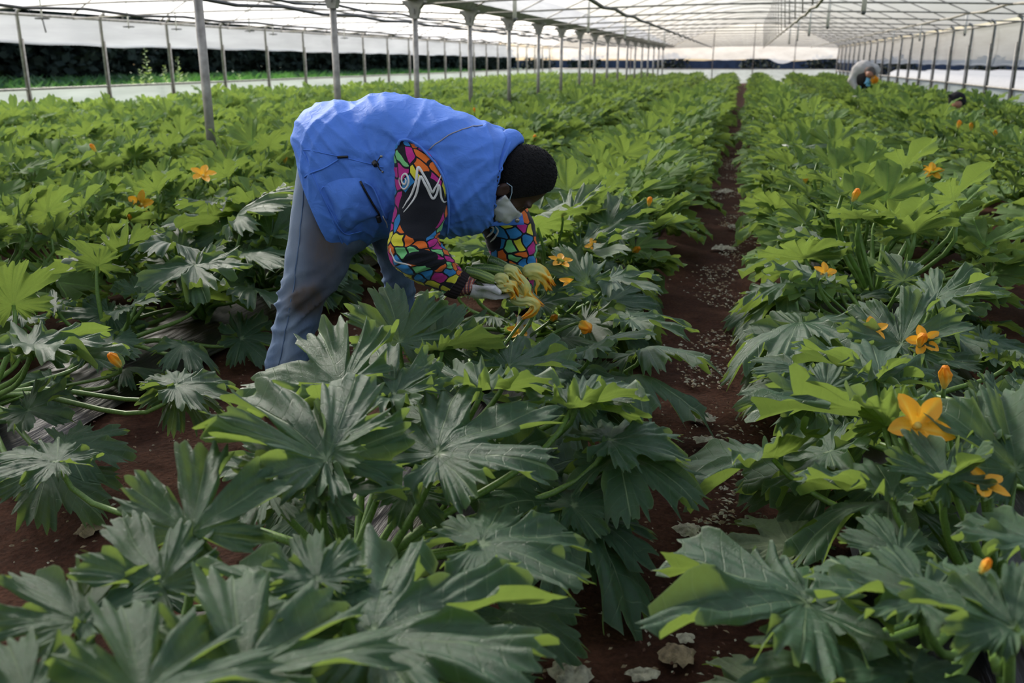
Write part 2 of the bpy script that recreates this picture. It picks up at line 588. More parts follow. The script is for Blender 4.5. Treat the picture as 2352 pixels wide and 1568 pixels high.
# king posts under the ridge
post_me = None
for k, y in enumerate(POLE_Y):
    if y < 8: continue
    if post_me is None:
        g = Geo(); g.tube([(.85, 0, EAVE+.02), (.75, 0, EAVE+RISE)], .014, 6)
        o = g.build('king_post', M['bar'], ceiling); post_me = o.data
    else:
        o = bpy.data.objects.new('king_post', post_me); COL.objects.link(o); o.parent = ceiling
    o.location = (0, y, 0)

# gutter above the row of poles
g = Geo()
g.add([(XP+dx, y, z) for y in (Y0, Y1) for dx, z in ((-.14, EAVE+.10), (-.07, EAVE), (.07, EAVE), (.14, EAVE+.10), (.12, EAVE+.10), (.06, EAVE+.02), (-.06, EAVE+.02), (-.12, EAVE+.10))],
      [(i, (i+1) % 8, 8+(i+1) % 8, 8+i) for i in range(8)])
tag(g.build('trim_1', M['steel'], None, smooth=False), 'grey rain gutter above the row of poles', kind='structure')

# poles in a line, each with its flared bracket
ORD = ['first', 'second', 'third', 'fourth', 'fifth', 'sixth', 'seventh', 'eighth', 'ninth', 'tenth', 'eleventh', 'twelfth', 'thirteenth',
       'fourteenth', 'fifteenth', 'sixteenth', 'seventeenth', 'eighteenth', 'nineteenth', 'twentieth']
def pole_geo():
    g = Geo(); g.tube([(0, 0, -.1), (0, 0, EAVE-.04)], .036, 12)
    b = Geo()
    V = []
    for z, w, d in ((EAVE-.22, .045, .045), (EAVE-.10, .075, .05), (EAVE-.02, .15, .055), (EAVE+.0, .15, .055)):
        V += [(-w, -d, z), (w, -d, z), (w, d, z), (-w, d, z)]
    F = [(3, 2, 1, 0), (12, 13, 14, 15)]
    for i in range(3):
        for k in range(4):
            F.append((i*4+k, i*4+(k+1) % 4, i*4+4+(k+1) % 4, i*4+4+k))
    b.add(V, F)
    b.box((0, -.058, EAVE-.13), (.03, .02, .06)); b.box((0, .058, EAVE-.13), (.03, .02, .06))
    return g, b
pg, pb = pole_geo()
pole_me = brk_me = None
pn = 0
for k, y in enumerate(POLE_Y):
    if y < 6 or y > 52: continue
    if pole_me is None:
        o = pg.build('support_pole', M['steel']); pole_me = o.data
        b = pb.build('bracket', M['steel'], o, smooth=False); brk_me = b.data
    else:
        o = bpy.data.objects.new('support_pole', pole_me); COL.objects.link(o)
        b = bpy.data.objects.new('bracket', brk_me); COL.objects.link(b); b.parent = o
    o.location = (XP, y, 0)
    if pn == 0: lb = 'thick grey steel pole left of the bending man, standing among leaves, nearest of the row'
    elif pn == 1: lb = 'grey steel pole rising just behind the bending man\'s lower back, second of the row'
    elif pn < 10: lb = '%s grey steel pole of the row counted from the near end, with flared bracket' % ORD[pn]
    else: lb = 'thin distant grey pole near the far end of the pole row'
    tag(o, lb, 'pole', 'row of grey support poles')
    pn += 1

# side walls: skirt film below a rail, an open gap, roll-up film above
def strip(x, ys, zlo, zhi, n=6, wav=.02, seed=0.0):
    V, F = [], []
    for j, y in enumerate(ys):
        for i in range(n+1):
            t = i/n
            z = zlo(y)*(1-t)+zhi(y)*t
            V.append((x+wav*noise.noise(Vector((y*.9, z*2.2, seed)))+wav*.6*noise.noise(Vector((y*3.1, z*.7, seed+4))), y, z))
    for j in range(len(ys)-1):
        for i in range(n):
            a = j*(n+1)+i
            F.append((a, a+1, a+n+2, a+n+1))
    return V, F
ys = np.linspace(Y0, Y1, 150)
def side_wall(name, x, zr, hem, first, label_side, sgn):
    v, f = strip(x-sgn*.05, ys, lambda y: 0.0, lambda y: zr+.012*math.sin(y*1.6), 5, .03, x)
    w = tag(mesh_obj(name, v, f, M['skirt_film']), label_side, kind='structure')
    v, f = strip(x-sgn*.05, ys, hem, lambda y: EAVE, 6, .05, x+9)
    mesh_obj('upper_film', v, f, M['side_film'], w)
    g = Geo(); g.tube([(x-sgn*.05, y, hem(y)) for y in ys], .022, 6); g.build('hem_roll', M['side_film'], w)
    g = Geo(); g.tube([(x, Y0, zr), (x, Y1, zr)], .022, 6); g.build('rail', M['steel'], w)
    g = Geo(); g.tube([(x, Y0, EAVE-.03), (x, Y1, EAVE-.03)], .024, 6); g.build('eave_rail', M['steel'], w)
    pm = None
    y = first
    while y < Y1:
        if pm is None:
            g = Geo()
            g.tube([(0, 0, -.05), (0, 0, EAVE-.02), (sgn*.03, 0, EAVE+.03), (sgn*.10, 0, EAVE+.07)], .027, 8)
            g.tube([(sgn*.045, 0, -.05), (sgn*.045, 0, EAVE-.4)], .013, 6)
            o = g.build('post', M['steel'], w); pm = o.data
        else:
            o = bpy.data.objects.new('post', pm); COL.objects.link(o); o.parent = w
        o.location = (x, y, 0)
        y += 2.01
    return w
hem_l = lambda y: 1.50-.0028*max(0, y-12) + .03*noise.noise(Vector((y*.35, 2, 0))) + .012*math.sin(y*PI/1.005)
hem_r = lambda y: 1.14+.03*noise.noise(Vector((y*.3, 5, 0))) + .012*math.sin(y*PI/1.005)
wall_left = side_wall('wall_left', XL, .78, hem_l, 13.07-2.01*3, 'white polythene left side wall with an open strip along the hedge', 1)
wall_right = side_wall('wall_right', XR, .71, hem_r, 19.6-2.01*4, 'white polythene right side wall on leaning-looking grey posts', -1)

# far end
xs = np.linspace(XL, XR, 90)
def end_strip(zlo, zhi, n, y, seed):
    V, F = [], []
    for j, x in enumerate(xs):
        for i in range(n+1):
            t = i/n; z = zlo(x)*(1-t)+zhi(x)*t
            V.append((x, y+.05*noise.noise(Vector((x*.8, z*2, seed))), z))
    for j in range(len(xs)-1):
        for i in range(n):
            a = j*(n+1)+i
            F.append((a, a+1, a+n+2, a+n+1))
    return V, F
gable = lambda x: arch(x, XP, XR) if x > XP else arch(x, XL, XP)
hem_b = lambda x: 1.25+.10*abs(math.sin((x+1.2)*.75))-(.25 if 1.2 < x < 2.6 else 0)*math.sin((x-1.2)/1.4*PI)
v, f = end_strip(lambda x: 0.0, lambda x: .78, 4, Y1, 1)
wall_back = tag(mesh_obj('wall_back', v, f, M['skirt_film']), 'white polythene far end wall with a dark open strip', kind='structure')
v, f = end_strip(hem_b, gable, 8, Y1, 2)
mesh_obj('upper_film', v, f, M['side_film'], wall_back)
g = Geo(); g.tube([(XL, Y1, .78), (XR, Y1, .78)], .025, 6); g.build('rail', M['steel'], wall_back)
for x in (-9, -6.6, -1.9, .35, 2.6):
    g = Geo(); g.tube([(x, Y1, 0), (x, Y1, gable(x))], .025, 6); g.build('post', M['steel'], wall_back)
v, f = end_strip(lambda x: 0.0, gable, 8, Y0, 5)
tag(mesh_obj('wall_front', v, f, M['added_dark_net']), 'unseen near end wall with a dark green net added to cut light', kind='structure')  # end wall behind the camera; its dark net is added to dim the foreground

# sprinkler drop pipes
def dropper(x, y, zb, ln, kind, label, group):
    if kind == 0:
        o = empty('sprinkler_drop_pipe', (x, y, zb))
        g = Geo(); g.tube([(0, 0, .02), (0, 0, ln)], .030, 8)
        g.tube([(0, 0, ln), (0, 0, arch(x, XP, XR)-zb)], .006, 5); g.build('pipe', M['white_plastic'], o)
        g = Geo(); g.tube([(0, 0, -.02), (0, 0, .0), (0, 0, .03)], [.014, .028, .028], 8); g.build('nozzle', M['grey_plastic'], o)
    else:
        o = empty('sprinkler_drop_pipe', (x, y, zb))
        g = Geo(); g.tube([(0, 0, .0), (0, 0, arch(x, XL, XP)-zb)], .012, 6); g.build('pipe', M['white_plastic'], o)
        g = Geo()
        g.tube([(.09*math.cos(a), .09*math.sin(a), .03) for a in np.linspace(0, 2*PI, 17)], .012, 6, caps=False)
        g.tube([(-.09, 0, .03), (.09, 0, .03)], .010, 6)
        if kind == 2: g.tube([(0, 0, .03), (.03, 0, -.16)], .010, 6)
        g.build('rotor_ring', M['grey_plastic'], o)
    tag(o, label, 'sprinkler', group)
for i, y in enumerate((12.6, 18, 23.2, 28.5, 33.8)):
    dropper(1.35, y, CAM_H+.56, .62, 0, '%s white drop pipe over the row right of the soil path' % ORD[i], 'drop pipes right of the path')
for i, y in enumerate((13.2, 19.6, 25.7, 32.0, 38.2)):
    dropper(-3.2, y, CAM_H+.55, .60, 0, '%s white drop pipe hanging beside the pole row' % ORD[i], 'drop pipes beside the pole row')
for i, y in enumerate((22.4, 27.9, 32.8)):
    dropper(4.5, y, CAM_H+.53, .42, 0, '%s white drop pipe hanging along the right side wall' % ORD[i], 'drop pipes along the right wall')
for i, (x, y, k) in enumerate(((-9.7, 11.7, 2), (-10.6, 14.9, 1), (-10.5, 16.2, 1), (-9.7, 17.5, 1), (-10.4, 19.8, 1), (-10.3, 23.5, 1))):
    dropper(x, y, CAM_H+.545, .5, k, '%s ring-ended sprinkler hanging near the left wall film' % ORD[i], 'ring sprinklers at the left wall')

# ------------------------------------------------------------------ outside: grass strip, weeds, hedge, neighbouring beds
def leaf_cards(g, c, rad, n, size, rg, shell=.55):
    for _ in range(n):
        while True:
            d = Vector((rg.uniform(-1, 1), rg.uniform(-1, 1), rg.uniform(-1, 1)))
            if .05 < d.length < 1: break
        d = d.normalized()*(shell+(1-shell)*rg.random()**.5)
        lump = 1+.25*noise.noise(d*2.7+Vector(c))
        p = Vector(c)+Vector((d.x*rad[0], d.y*rad[1], d.z*rad[2]))*lump
        a = Vector((rg.gauss(0, 1), rg.gauss(0, 1), rg.gauss(0, .6))).normalized()
        b = a.cross(Vector((rg.gauss(0, 1), rg.gauss(0, 1), rg.gauss(0, 1)))).normalized()
        s = size*rg.uniform(.6, 1.3)
        g.add([p, p+a*s*.5+b*s*.32, p+a*s, p+a*s*.5-b*s*.32], [(0, 1, 2, 3)])
rg = random.Random(3)
tree_lab = ['first', 'second', 'third', 'fourth', 'fifth', 'sixth', 'seventh', 'eighth', 'ninth', 'tenth', 'eleventh', 'twelfth', 'thirteenth']
for i in range(13):
    y = 20+5.2*i; x = -21.5-rg.uniform(0, 2.5)
    o = empty('hedge_tree', (x, y, .4))
    g = Geo()
    hgt = rg.uniform(3.4, 4.6) if i < 9 else 2.6
    for (cx, cz, r) in ((0, hgt*.5, 1.0), (1.2, hgt*.35, .8), (-.8, hgt*.62, .8)):
        leaf_cards(g, (cx, rg.uniform(-1.5, 1.5), cz), (2.4*r, 4.0*r, hgt*.5*r), 2600, .34, rg, .25)
    cr = g.build('crown', M['leaf_hedge'], o); cr['kind'] = 'stuff'
    g = Geo(); g.tube([(0, 0, -.1), (.1, .1, 1.2), (.2, -.1, hgt*.7)], [.2, .16, .06], 8)
    g.tube([(.05, .05, .9), (.8, 1.0, hgt*.6)], [.1, .04], 6); g.build('trunk', M['stem'], o)
    tag(o, '%s dark evergreen tree from the left edge, in the shaded hedge outside the left wall' % tree_lab[i], 'tree', 'hedge outside the left wall')
def bank(x):
    return 0.04+.50*max(0, min(1, (-12.6-x)/6.5))**.8
g = Geo()
for _ in range(22000):
    x = -12.15-9*rg.random()**1.6; y = rg.uniform(9, 62)
    h = rg.uniform(.14, .36)*(1.0 if x < -13 else .8); a = rg.uniform(0, 2*PI)
    d = Vector((math.cos(a), math.sin(a), 0))*.02
    e = Vector((rg.gauss(0, .1), rg.gauss(0, .1), h))
    p = Vector((x, y, bank(x)-.03))
    g.add([p-d, p+d, p+d*.6+e*.6, p+e*1.0+Vector((e.x, e.y, 0))], [(0, 1, 2, 3)])
tag(g.build('grass', M['grass']), 'rough green grass strip outside the left wall', 'grass', kind='stuff')
V, F = [], []
bx = [-11.6, -12.2, -13, -14, -15, -16, -17.5, -19.5, -24, -40, -70]
for x in bx:
    for k in range(14): V.append((x, -10+10*k, bank(x)+.05*math.sin(k*2.1+x)))
for i in range(len(bx)-1):
    for k in range(13):
        q = i*14+k; F.append((q, q+1, q+15, q+14))
tag(mesh_obj('terrain_outside', V, F, simple('grass_ground', (.05, .10, .035), .9, nscale=3, namp=.4)), 'grassy bank left of the greenhouse', kind='structure')
def weed(px, top_px, label, spread):
    b = at_depth(px, 140, 16.2)
    X = -12.1; k = X/b.x
    p = Vector((X, b.y*k, 0))
    fwd = p.dot(FW)
    z = CAM_H + (140-top_px)*fwd/2296
    o = empty('tall_weed', p)
    s = Geo(); g = Geo()
    for j in range(5):
        hh = z*(1 if j == 0 else rg.uniform(.45, .75)); q = Vector((rg.gauss(0, .06), rg.gauss(0, spread), 0)) if j else Vector((0, 0, 0))
        tip = q*1.8+Vector((0, 0, hh))
        s.tube([q*.4, q+Vector((0, 0, hh*.5)), tip], [.012, .009, .003], 5)
        for t in np.linspace(.12, 1, 26):
            c = q*.4*(1-t)+tip*t
            for _ in range(3):
                a = rg.uniform(0, 2*PI); e = Vector((math.cos(a), math.sin(a), rg.uniform(-.1, .7)))
                sz = .16*(1.15-t)+.03
                n2 = Vector((-math.sin(a), math.cos(a), 0))
                g.add([c, c+e*sz*.5+n2*sz*.2, c+e*sz, c+e*sz*.5-n2*sz*.2], [(0, 1, 2, 3)])
    s.build('stem', M['stem'], o); lv = g.build('leaves', M['leaf_weed'], o); lv['kind'] = 'stuff'
    tag(o, label, 'weed', 'sunlit weeds outside the left wall')
weed(335, 100, 'tallest sunlit weed outside the left wall, second bay from the left', .10)
weed(375, 152, 'short sunlit weed just right of the tallest weed outside the left wall', .12)
weed(408, 132, 'sunlit weed with one tall spike right of the third wall post', .10)
weed(300, 178, 'low bushy sunlit weed at the left foot of the tallest weed', .25)
weed(545, 172, 'low sunlit weed behind the rail right of the thick pole', .2)

M['white_cover'] = simple('white_bed_cover', (.14, .145, .155), .9, nscale=6, namp=.1)
M['dark_net'] = simple('dark_windbreak_net', (.035, .045, .07), .9, nscale=1.5, namp=.4)
for i, x in enumerate((11.0, 13.2, 15.4, 17.6)):
    V, F = [], []
    yy = np.linspace(14, 75, 40)
    for y in yy:
        for k in range(9):
            a = PI*k/8
            V.append((x+.85*math.cos(a), y, (.62+.03*noise.noise(Vector((x, y, 0))))*math.sin(a)))
    for j in range(len(yy)-1):
        for k in range(8):
            b0 = j*9+k; F.append((b0, b0+1, b0+10, b0+9))
    tag(mesh_obj('bed_cover', V, F, M['white_cover']), '%s long white covered bed outside the right wall' % ORD[i], 'bed cover', 'white covered beds outside')
g = Geo()
for _ in range(2500):
    x = rg.uniform(7.4, 8.8); y = rg.uniform(17, 24)
    leaf_cards(g, (x, y, .42), (.12, .12, .22), 1, .2, rg)
tag(g.build('outside_crop_leaves', M['leaf_weed']), 'low green crop strip outside the right wall', 'crop', kind='stuff')
# windbreak and trees beyond the far end
V = []; F = []
xx = np.linspace(-30, 60, 80)
for x in xx:
    h = 1.30+.25*noise.noise(Vector((x*.35, 1, 0)))
    V += [(x, 88, 0), (x, 88, h), (x, 88.6, h), (x, 88.6, 0)]
for j in range(len(xx)-1):
    for k in range(3):
        a = j*4+k; F.append((a, a+1, a+5, a+4))
tag(mesh_obj('windbreak_fence', V, F, M['dark_net']), 'low dark blue windbreak fence across the field beyond the far end', 'fence')
for i in range(12):
    x = -24+6*i+rg.uniform(-1, 1); o = empty('field_bush', (x, 80+rg.uniform(-2, 2), 0))
    g = Geo(); hh = rg.uniform(1.3, 1.9)
    leaf_cards(g, (0, 0, hh*.5), (1.6, 1.0, hh*.5), 500, .3, rg, .3)
    cr = g.build('crown', M['leaf_hedge'], o); cr['kind'] = 'stuff'
    g = Geo(); g.tube([(0, 0, -.1), (.05, 0, hh*.5)], [.07, .04], 6); g.build('trunk', M['stem'], o)
    tag(o, 'small blurred bush in the field beyond the far end wall', 'bush', 'bushes beyond the far end')
for i in range(14):
    y = 30+5*i; o = empty('field_bush', (26+rg.uniform(0, 3), y, 0))
    g = Geo(); hh = rg.uniform(1.5, 2.2)
    leaf_cards(g, (0, 0, hh*.5), (1.4, 2.6, hh*.5), 600, .35, rg, .3)
    cr = g.build('crown', M['leaf_hedge'], o); cr['kind'] = 'stuff'
    g = Geo(); g.tube([(0, 0, -.1), (.05, 0, hh*.5)], [.07, .04], 6); g.build('trunk', M['stem'], o)
    tag(o, 'blurred dark bush in the hedge line seen through the right wall gap', 'bush', 'hedge line beyond the right wall')
# ------------------------------------------------------------------ zucchini leaves
LOBES = ((0, 1.0), (50, .90), (-50, .90), (100, .70), (-100, .70), (144, .50), (-144, .50))
def leaf_geo(seed, deep=.5, fold=.25, vfold=.1, droop=.15, ruf=.05, nth=330, rings=11, teeth=54):
    r_ = random.Random(seed)
    lob = [(math.radians(a+r_.uniform(-5, 5)), l*r_.uniform(.93, 1.07)) for a, l in LOBES]
    lob[0] = (lob[0][0]*.3, 1.0)
    th = np.linspace(-PI, PI, nth, endpoint=False)+PI/nth
    axcol = {}
    for a, l in lob[:5]:
        i = int(np.argmin(abs(th-a))); th[i] = a; axcol[i] = a
    ang = np.array([a for a, _ in lob]); ln = np.array([l for _, l in lob])
    half = np.radians([25.5, 25.5, 25.5, 24, 24, 22, 22])
    R = np.zeros(nth)
    dl = r_.uniform(.88, 1.12)*deep
    for n_, (a, l, hw) in enumerate(zip(ang, ln, half)):
        d = np.abs((th-a+PI) % (2*PI)-PI)
        t = np.clip(d/hw, 0, 1.0)
        sd = np.where(d < hw*1.5, 1, 0)
        # a broad lobe with a blunt point, shoulders, and a narrow rounded gap to the next lobe
        val = l*(1-.20*t**1.8-dl*1.15*np.clip((t-.62)/.38, 0, 1)**1.2+.05*np.cos(np.clip((t-.5)/.22, -1, 1)*PI/2)*(1-deep))*sd
        R = np.maximum(R, val)
    q = th*teeth/(2*PI)
    saw = np.abs((q % 1)-.35); saw = np.where((q % 1) < .35, 1-(.35-(q % 1))/.35, 1-((q % 1)-.35)/.65)
    amp = np.array([.6+.5*noise.noise(Vector((math.cos(t)*3, math.sin(t)*3, seed*1.7))) for t in th])
    R *= 1+.155*(saw-.55)*(.35+amp)*1.1
    big = np.array([noise.noise(Vector((math.cos(t)*4.2, math.sin(t)*4.2, seed*2.3+9))) for t in th])
    R *= 1+.12*big*(.4+deep)
    bn = np.clip((PI-np.abs(th))/.30, 0, 1); R *= .12+.88*bn**.8
    R = np.maximum(R, .05)
    u_ = np.linspace(0, 1, rings+1)[1:]; fr = 1-(1-u_)**1.35
    V = [(0, 0, 0)]; vein = [1.0]; side = [0.0]
    ph = r_.uniform(0, 6); ph2 = r_.uniform(0, 6)
    bend = r_.uniform(-.12, .12)
    for f in fr:
        tt = th.copy()
        for i, a in axcol.items():
            rr = R[i]*f
            for s in (-1, 1):
                j = (i+s) % nth
                dd = (th[j]-a+PI) % (2*PI)-PI
                w = (.019*(1.15-f*.75))/max(rr, .02)
                tt[j] = a+math.copysign(min(abs(dd), w), dd)
        for i in range(nth):
            t = tt[i]; rr = R[i]*f
            x = rr*math.sin(t); y = rr*math.cos(t)
            d = (t-ang[:5]+PI) % (2*PI)-PI
            k = int(np.argmin(np.abs(d)))
            a_, p_ = rr*math.cos(d[k]), rr*abs(math.sin(d[k]))
            e = f**5
            p_ = math.sqrt(p_*p_+.0016)-.04
            z = fold*p_*(1-.55*p_) + vfold*abs(x) - droop*(rr**2) - .10*droop*max(y, 0)**3
            z += ruf*(f**3*.8*math.sin(9*t+ph+big[i]*5)+e*.6*math.sin(22*t+ph2+big[i]*4)+e*.3*math.sin(43*t)) + .05*noise.noise(Vector((x*2.7, y*2.7, seed))) + .020*noise.noise(Vector((x*8, y*8, seed)))
            V.append((x+bend*y*y, y, z))
            vein.append(1.0 if i in axcol else (.36 if f > .999 else 0.0))
            side.append((a_-.75*p_)/.135)
    F = []
    for i in range(nth):
        F.append((0, 1+(i+1) % nth, 1+i) if True else None)
    for k in range(rings-1):
        b0, b1 = 1+k*nth, 1+(k+1)*nth
        for i in range(nth):
            j = (i+1) % nth
            F.append((b0+i, b0+j, b1+j, b1+i))
    # the notch between the two basal lobes stays open
    cut = {nth-1}
    F = [q for n_, q in enumerate(F) if not ((n_ % nth) in cut and n_ >= nth*2)]
    return V, F, vein, side

FAM = {'d': [], 's': [], 'v': [], 'l': []}
def mk_leaf_mesh(args):
    V, F, ve, si = leaf_geo(**args)
    me = bpy.data.meshes.new('leaf')
    me.from_pydata(V, [], F)
    for k, dat in (('vein', ve), ('side', si)):
        a = me.attributes.new(k, 'FLOAT', 'POINT'); a.data.foreach_set('value', np.array(dat, np.float32))
    me.polygons.foreach_set('use_smooth', np.ones(len(me.polygons), dtype=bool))
    me.update()
    # upper face up
    if me.polygons[0].normal.z < 0:
        me.flip_normals()
    return me
for i in range(4):
    FAM['d'].append(mk_leaf_mesh(dict(seed=10+i, deep=.26+.05*i, fold=.28, vfold=.14, droop=.18, ruf=.085)))
    FAM['s'].append(mk_leaf_mesh(dict(seed=20+i, deep=.16+.04*i, fold=.22, vfold=.03, droop=.24, ruf=.06)))
    FAM['v'].append(mk_leaf_mesh(dict(seed=30+i, deep=.30+.05*i, fold=.28, vfold=.42, droop=.22, ruf=.08)))
    FAM['l'].append(mk_leaf_mesh(dict(seed=40+i, deep=.24+.04*i, fold=.22, vfold=-.12, droop=.40, ruf=.07)))
VAR = {}
def fam_mesh(f, k, mat):
    key = (f, k, mat)
    if key not in VAR:
        me = FAM[f][k] if (f, k) not in [(a, b) for a, b, _ in VAR] else FAM[f][k].copy()
        me.materials.clear(); me.materials.append(M[mat]); VAR[key] = me
    return VAR[key]

def leaf_matrix(A, T, roll=0.0):
    A, T = Vector(A), Vector(T)
    d = (T-A).normalized()
    n = (UP-d*d.z)
    n = n.normalized() if n.length > 1e-3 else Vector((1, 0, 0))
    if roll: n = Quaternion(d, roll) @ n
    x = d.cross(n)
    m = Matrix((x, d, n)).transposed().to_4x4()
    s = (T-A).length
    return Matrix.Translation(A) @ m @ Matrix.Scale(s, 4), s, d, n

def stalk_pts(C, A, d, n, k=10):
    C, A = Vector(C), Vector(A)
    dist = (A-C).length
    h = Vector((A.x-C.x, A.y-C.y, 0))
    p1 = C+h*.25+UP*dist*.32
    p2 = A-n*dist*.26-d*dist*.14+UP*(-.02)
    return bez(C, p1, p2, A-n*.004, k)

def add_leaf(root, A, T, roll=0.0, fam='d', k=None, mat='leaf', rg=random, stalk=True, r0=.0105):
    m, s, d, n = leaf_matrix(A, T, roll)
    if k is None: k = rg.randrange(4)
    o = bpy.data.objects.new('leaf', fam_mesh(fam, k, mat)); COL.objects.link(o)
    o.parent = root
    C = Vector(root.location)
    o.matrix_local = Matrix.Translation(-C) @ m
    if stalk:
        C0 = C+Vector((rg.uniform(-.03, .03), rg.uniform(-.03, .03), .05))
        pts = stalk_pts(C0, A, d, n)
        g = Geo(); nn = len(pts)
        g.tube(pts, [r0*(1.15-.55*i/(nn-1)) for i in range(nn)], 8)
        inv = m.inverted()
        g.v = [tuple(inv @ Vector(p)) for p in g.v]
        st = g.build('leaf_stalk', M['stalk'], o)
    return o

# ------------------------------------------------------------------ flowers
def flower_mat():
    m, nt = new_mat('zucchini_flower_petal')
    out = N(nt, 'ShaderNodeOutputMaterial')
    at = N(nt, 'ShaderNodeAttribute', attribute_name='tip')
    tc = N(nt, 'ShaderNodeTexCoord')
    nz = N(nt, 'ShaderNodeTexNoise', i_Scale=90.0, i_Detail=4.0)
    L(nt, tc.outputs['Object'], nz.inputs['Vector'])
    f = math_n(nt, 'ADD', at.outputs['Fac'], math_n(nt, 'MULTIPLY', math_n(nt, 'SUBTRACT', nz.outputs[0], .5), .5))
    c = ramp(nt, f, [(.05, (.66, .72, .32)), (.40, (.82, .78, .26)), (.64, (.92, .58, .06)), (.84, (.95, .40, .012)), (1.0, (.88, .30, .008))])
    b = N(nt, 'ShaderNodeBsdfPrincipled', i_Roughness=.55)
    L(nt, c, b.inputs['Base Color'])
    tr = N(nt, 'ShaderNodeBsdfTranslucent'); L(nt, c, tr.inputs[0])
    mx = N(nt, 'ShaderNodeMixShader', i_0=.3)
    L(nt, b.outputs[0], mx.inputs[1]); L(nt, tr.outputs[0], mx.inputs[2]); L(nt, mx.outputs[0], out.inputs[0])
    return m
M['petal'] = flower_mat()

def open_flower_mesh(seed):
    rg = random.Random(seed)
    nth, nr = 50, 7
    V, tip, F = [], [], []
    for k in range(nr+1):
        f = k/nr
        for i in range(nth):
            t = 2*PI*i/nth
            d = abs(((t*5/(2*PI)) % 1)-.5)*2      # 0 at petal centre
            Rm = .46+.54*(1-d**1.15)
            r = f*Rm if f > .35 else f
            zz = .36*min(f/.5, 1)**.8+.30*max(0, f-.5)-.12*max(0, f-.7)*d
            cr = (1-d)*-.07*f+.05*rg.uniform(-.5, .5)*f
            V.append((r*math.cos(t), r*math.sin(t), zz-.42+cr))
            tip.append(.68+.16*f*(1-.3*d)-(.10 if d < .1 else 0))
    for k in range(nr):
        for i in range(nth):
            j = (i+1) % nth
            F.append((k*nth+i, k*nth+j, (k+1)*nth+j, (k+1)*nth+i))
    g = Geo(); g.v = V; g.f = F; g.m = [0]*len(F)
    g.tube([(0, 0, -.41), (.01, 0, -.60), (.02, 0, -1.0)], [.16, .10, .07], 8, 1)
    g.tube([(0, 0, -.42), (0, 0, -.14)], [.08, .10], 8, 0)
    me = bpy.data.meshes.new('flower'); me.from_pydata(g.v, [], g.f)
    me.materials.append(M['petal']); me.materials.append(M['stalk'])
    me.polygons.foreach_set('material_index', np.array(g.m, np.int32))
    me.polygons.foreach_set('use_smooth', np.ones(len(me.polygons), dtype=bool))
    a = me.attributes.new('tip', 'FLOAT', 'POINT'); a.data.foreach_set('value', np.array(tip+[.5]*(len(g.v)-len(tip)), np.float32))
    return me

def wilt_flower(path, radii, seed, twist=1.2, flare=0, nth=30, n=26):
    """closed or wilted flower: ribbed tube along a path, green-yellow at the base, orange and ragged at the tip"""
    rg = random.Random(seed)
    P = catmull(path, n); Rr = catmull([(r,) for r in radii], n)[:, 0]
    V, tip, F = [], [], []
    prev = None
    for i in range(n):
        p = Vector(P[i]); d = (Vector(P[min(i+1, n-1)])-Vector(P[max(i-1, 0)])).normalized()
        if prev is None:
            x = d.cross(UP if abs(d.z) < .9 else Vector((1, 0, 0))).normalized()
        else:
            x = (prev-d*prev.dot(d)).normalized()
        prev = x; y = d.cross(x); f = i/(n-1)
        for k in range(nth):
            t = 2*PI*k/nth
            rib = 1+(.10+.16*f)*math.cos(5*t+twist*f*3+seed)+.07*math.cos(10*t+seed*2)+.30*f*f*noise.noise(Vector((math.cos(t)*1.6, math.sin(t)*1.6, f*5+seed)))
            r = Rr[i]*rib*(1+.12*noise.noise(Vector((t, f*7, seed))))
            off = d*(.012*f*f*math.cos(5*t+seed)*2)
            V.append(p+x*(math.cos(t)*r)+y*(math.sin(t)*r)+off)
            tip.append(min(1, .02+.80*f**1.6+.10*math.cos(5*t+twist*f*3+seed)))
    for i in range(n-1):
        for k in range(nth):
            k2 = (k+1) % nth
            F.append((i*nth+k, i*nth+k2, (i+1)*nth+k2, (i+1)*nth+k))
    F.append(tuple(range(nth-1, -1, -1)))
    c = len(V); V.append(Vector(P[-1])-(Vector(P[-1])-Vector(P[-2])).normalized()*.006); tip.append(1)
    for k in range(nth):
        F.append(((n-1)*nth+k, (n-1)*nth+(k+1) % nth, c))
    return V, F, tip

OPEN_ME = [open_flower_mesh(s) for s in (1, 2)]
BUD_ME = []
for s in (3, 4):
    v, f, t = wilt_flower([(0, 0, 0), (0, 0, .35), (.04, 0, .8), (.10, .05, 1.2)], [.10, .20, .26, .12], s)
    v = v; me = bpy.data.meshes.new('flower'); me.from_pydata([tuple(p) for p in v], [], f)
    me.materials.append(M['petal']); me.polygons.foreach_set('use_smooth', np.ones(len(me.polygons), dtype=bool))
    a = me.attributes.new('tip', 'FLOAT', 'POINT'); a.data.foreach_set('value', np.clip(np.array(t, np.float32)*.75+.38, 0, 1))
    BUD_ME.append(me)

# ------------------------------------------------------------------ rows of plants
ROWS = {   # name: (x, phrase)
    'A': (-.84, 'the row left of the soil path'),
    'B': (.66, 'the row right of the soil path'),
    'C': (-2.46, 'the row behind the bending man'),
    'D': (2.37, 'the second row right of the soil path'),
    'E': (3.86, 'the row along the right side wall'),
    'F': (-3.45, 'the row just right of the grey poles'),
    'G': (-5.0, 'the first row left of the grey poles'),
    'H': (-6.75, 'the second row left of the grey poles'),
    'I': (-8.55, 'the third row left of the grey poles'),
    'J': (-10.3, 'the row along the left side wall'),
}
prg = random.Random(11)
SITES = []
for rn, (x, ph) in ROWS.items():
    y = {'A': 1.02, 'B': 1.18, 'C': 1.75}.get(rn, 1.5)+(0 if rn in 'ABC' else prg.uniform(0, .5))
    while y < 52:
        px = project((x, y, .3))
        if px and -2200 < px[0] < 2352+1500 and px[1] < 1568+900:
            SITES.append((rn, x+prg.uniform(-.07, .07), y))
        y += .66+prg.uniform(-.06, .06)
SITES.sort(key=lambda s: s[2]+.25*abs(s[1]))
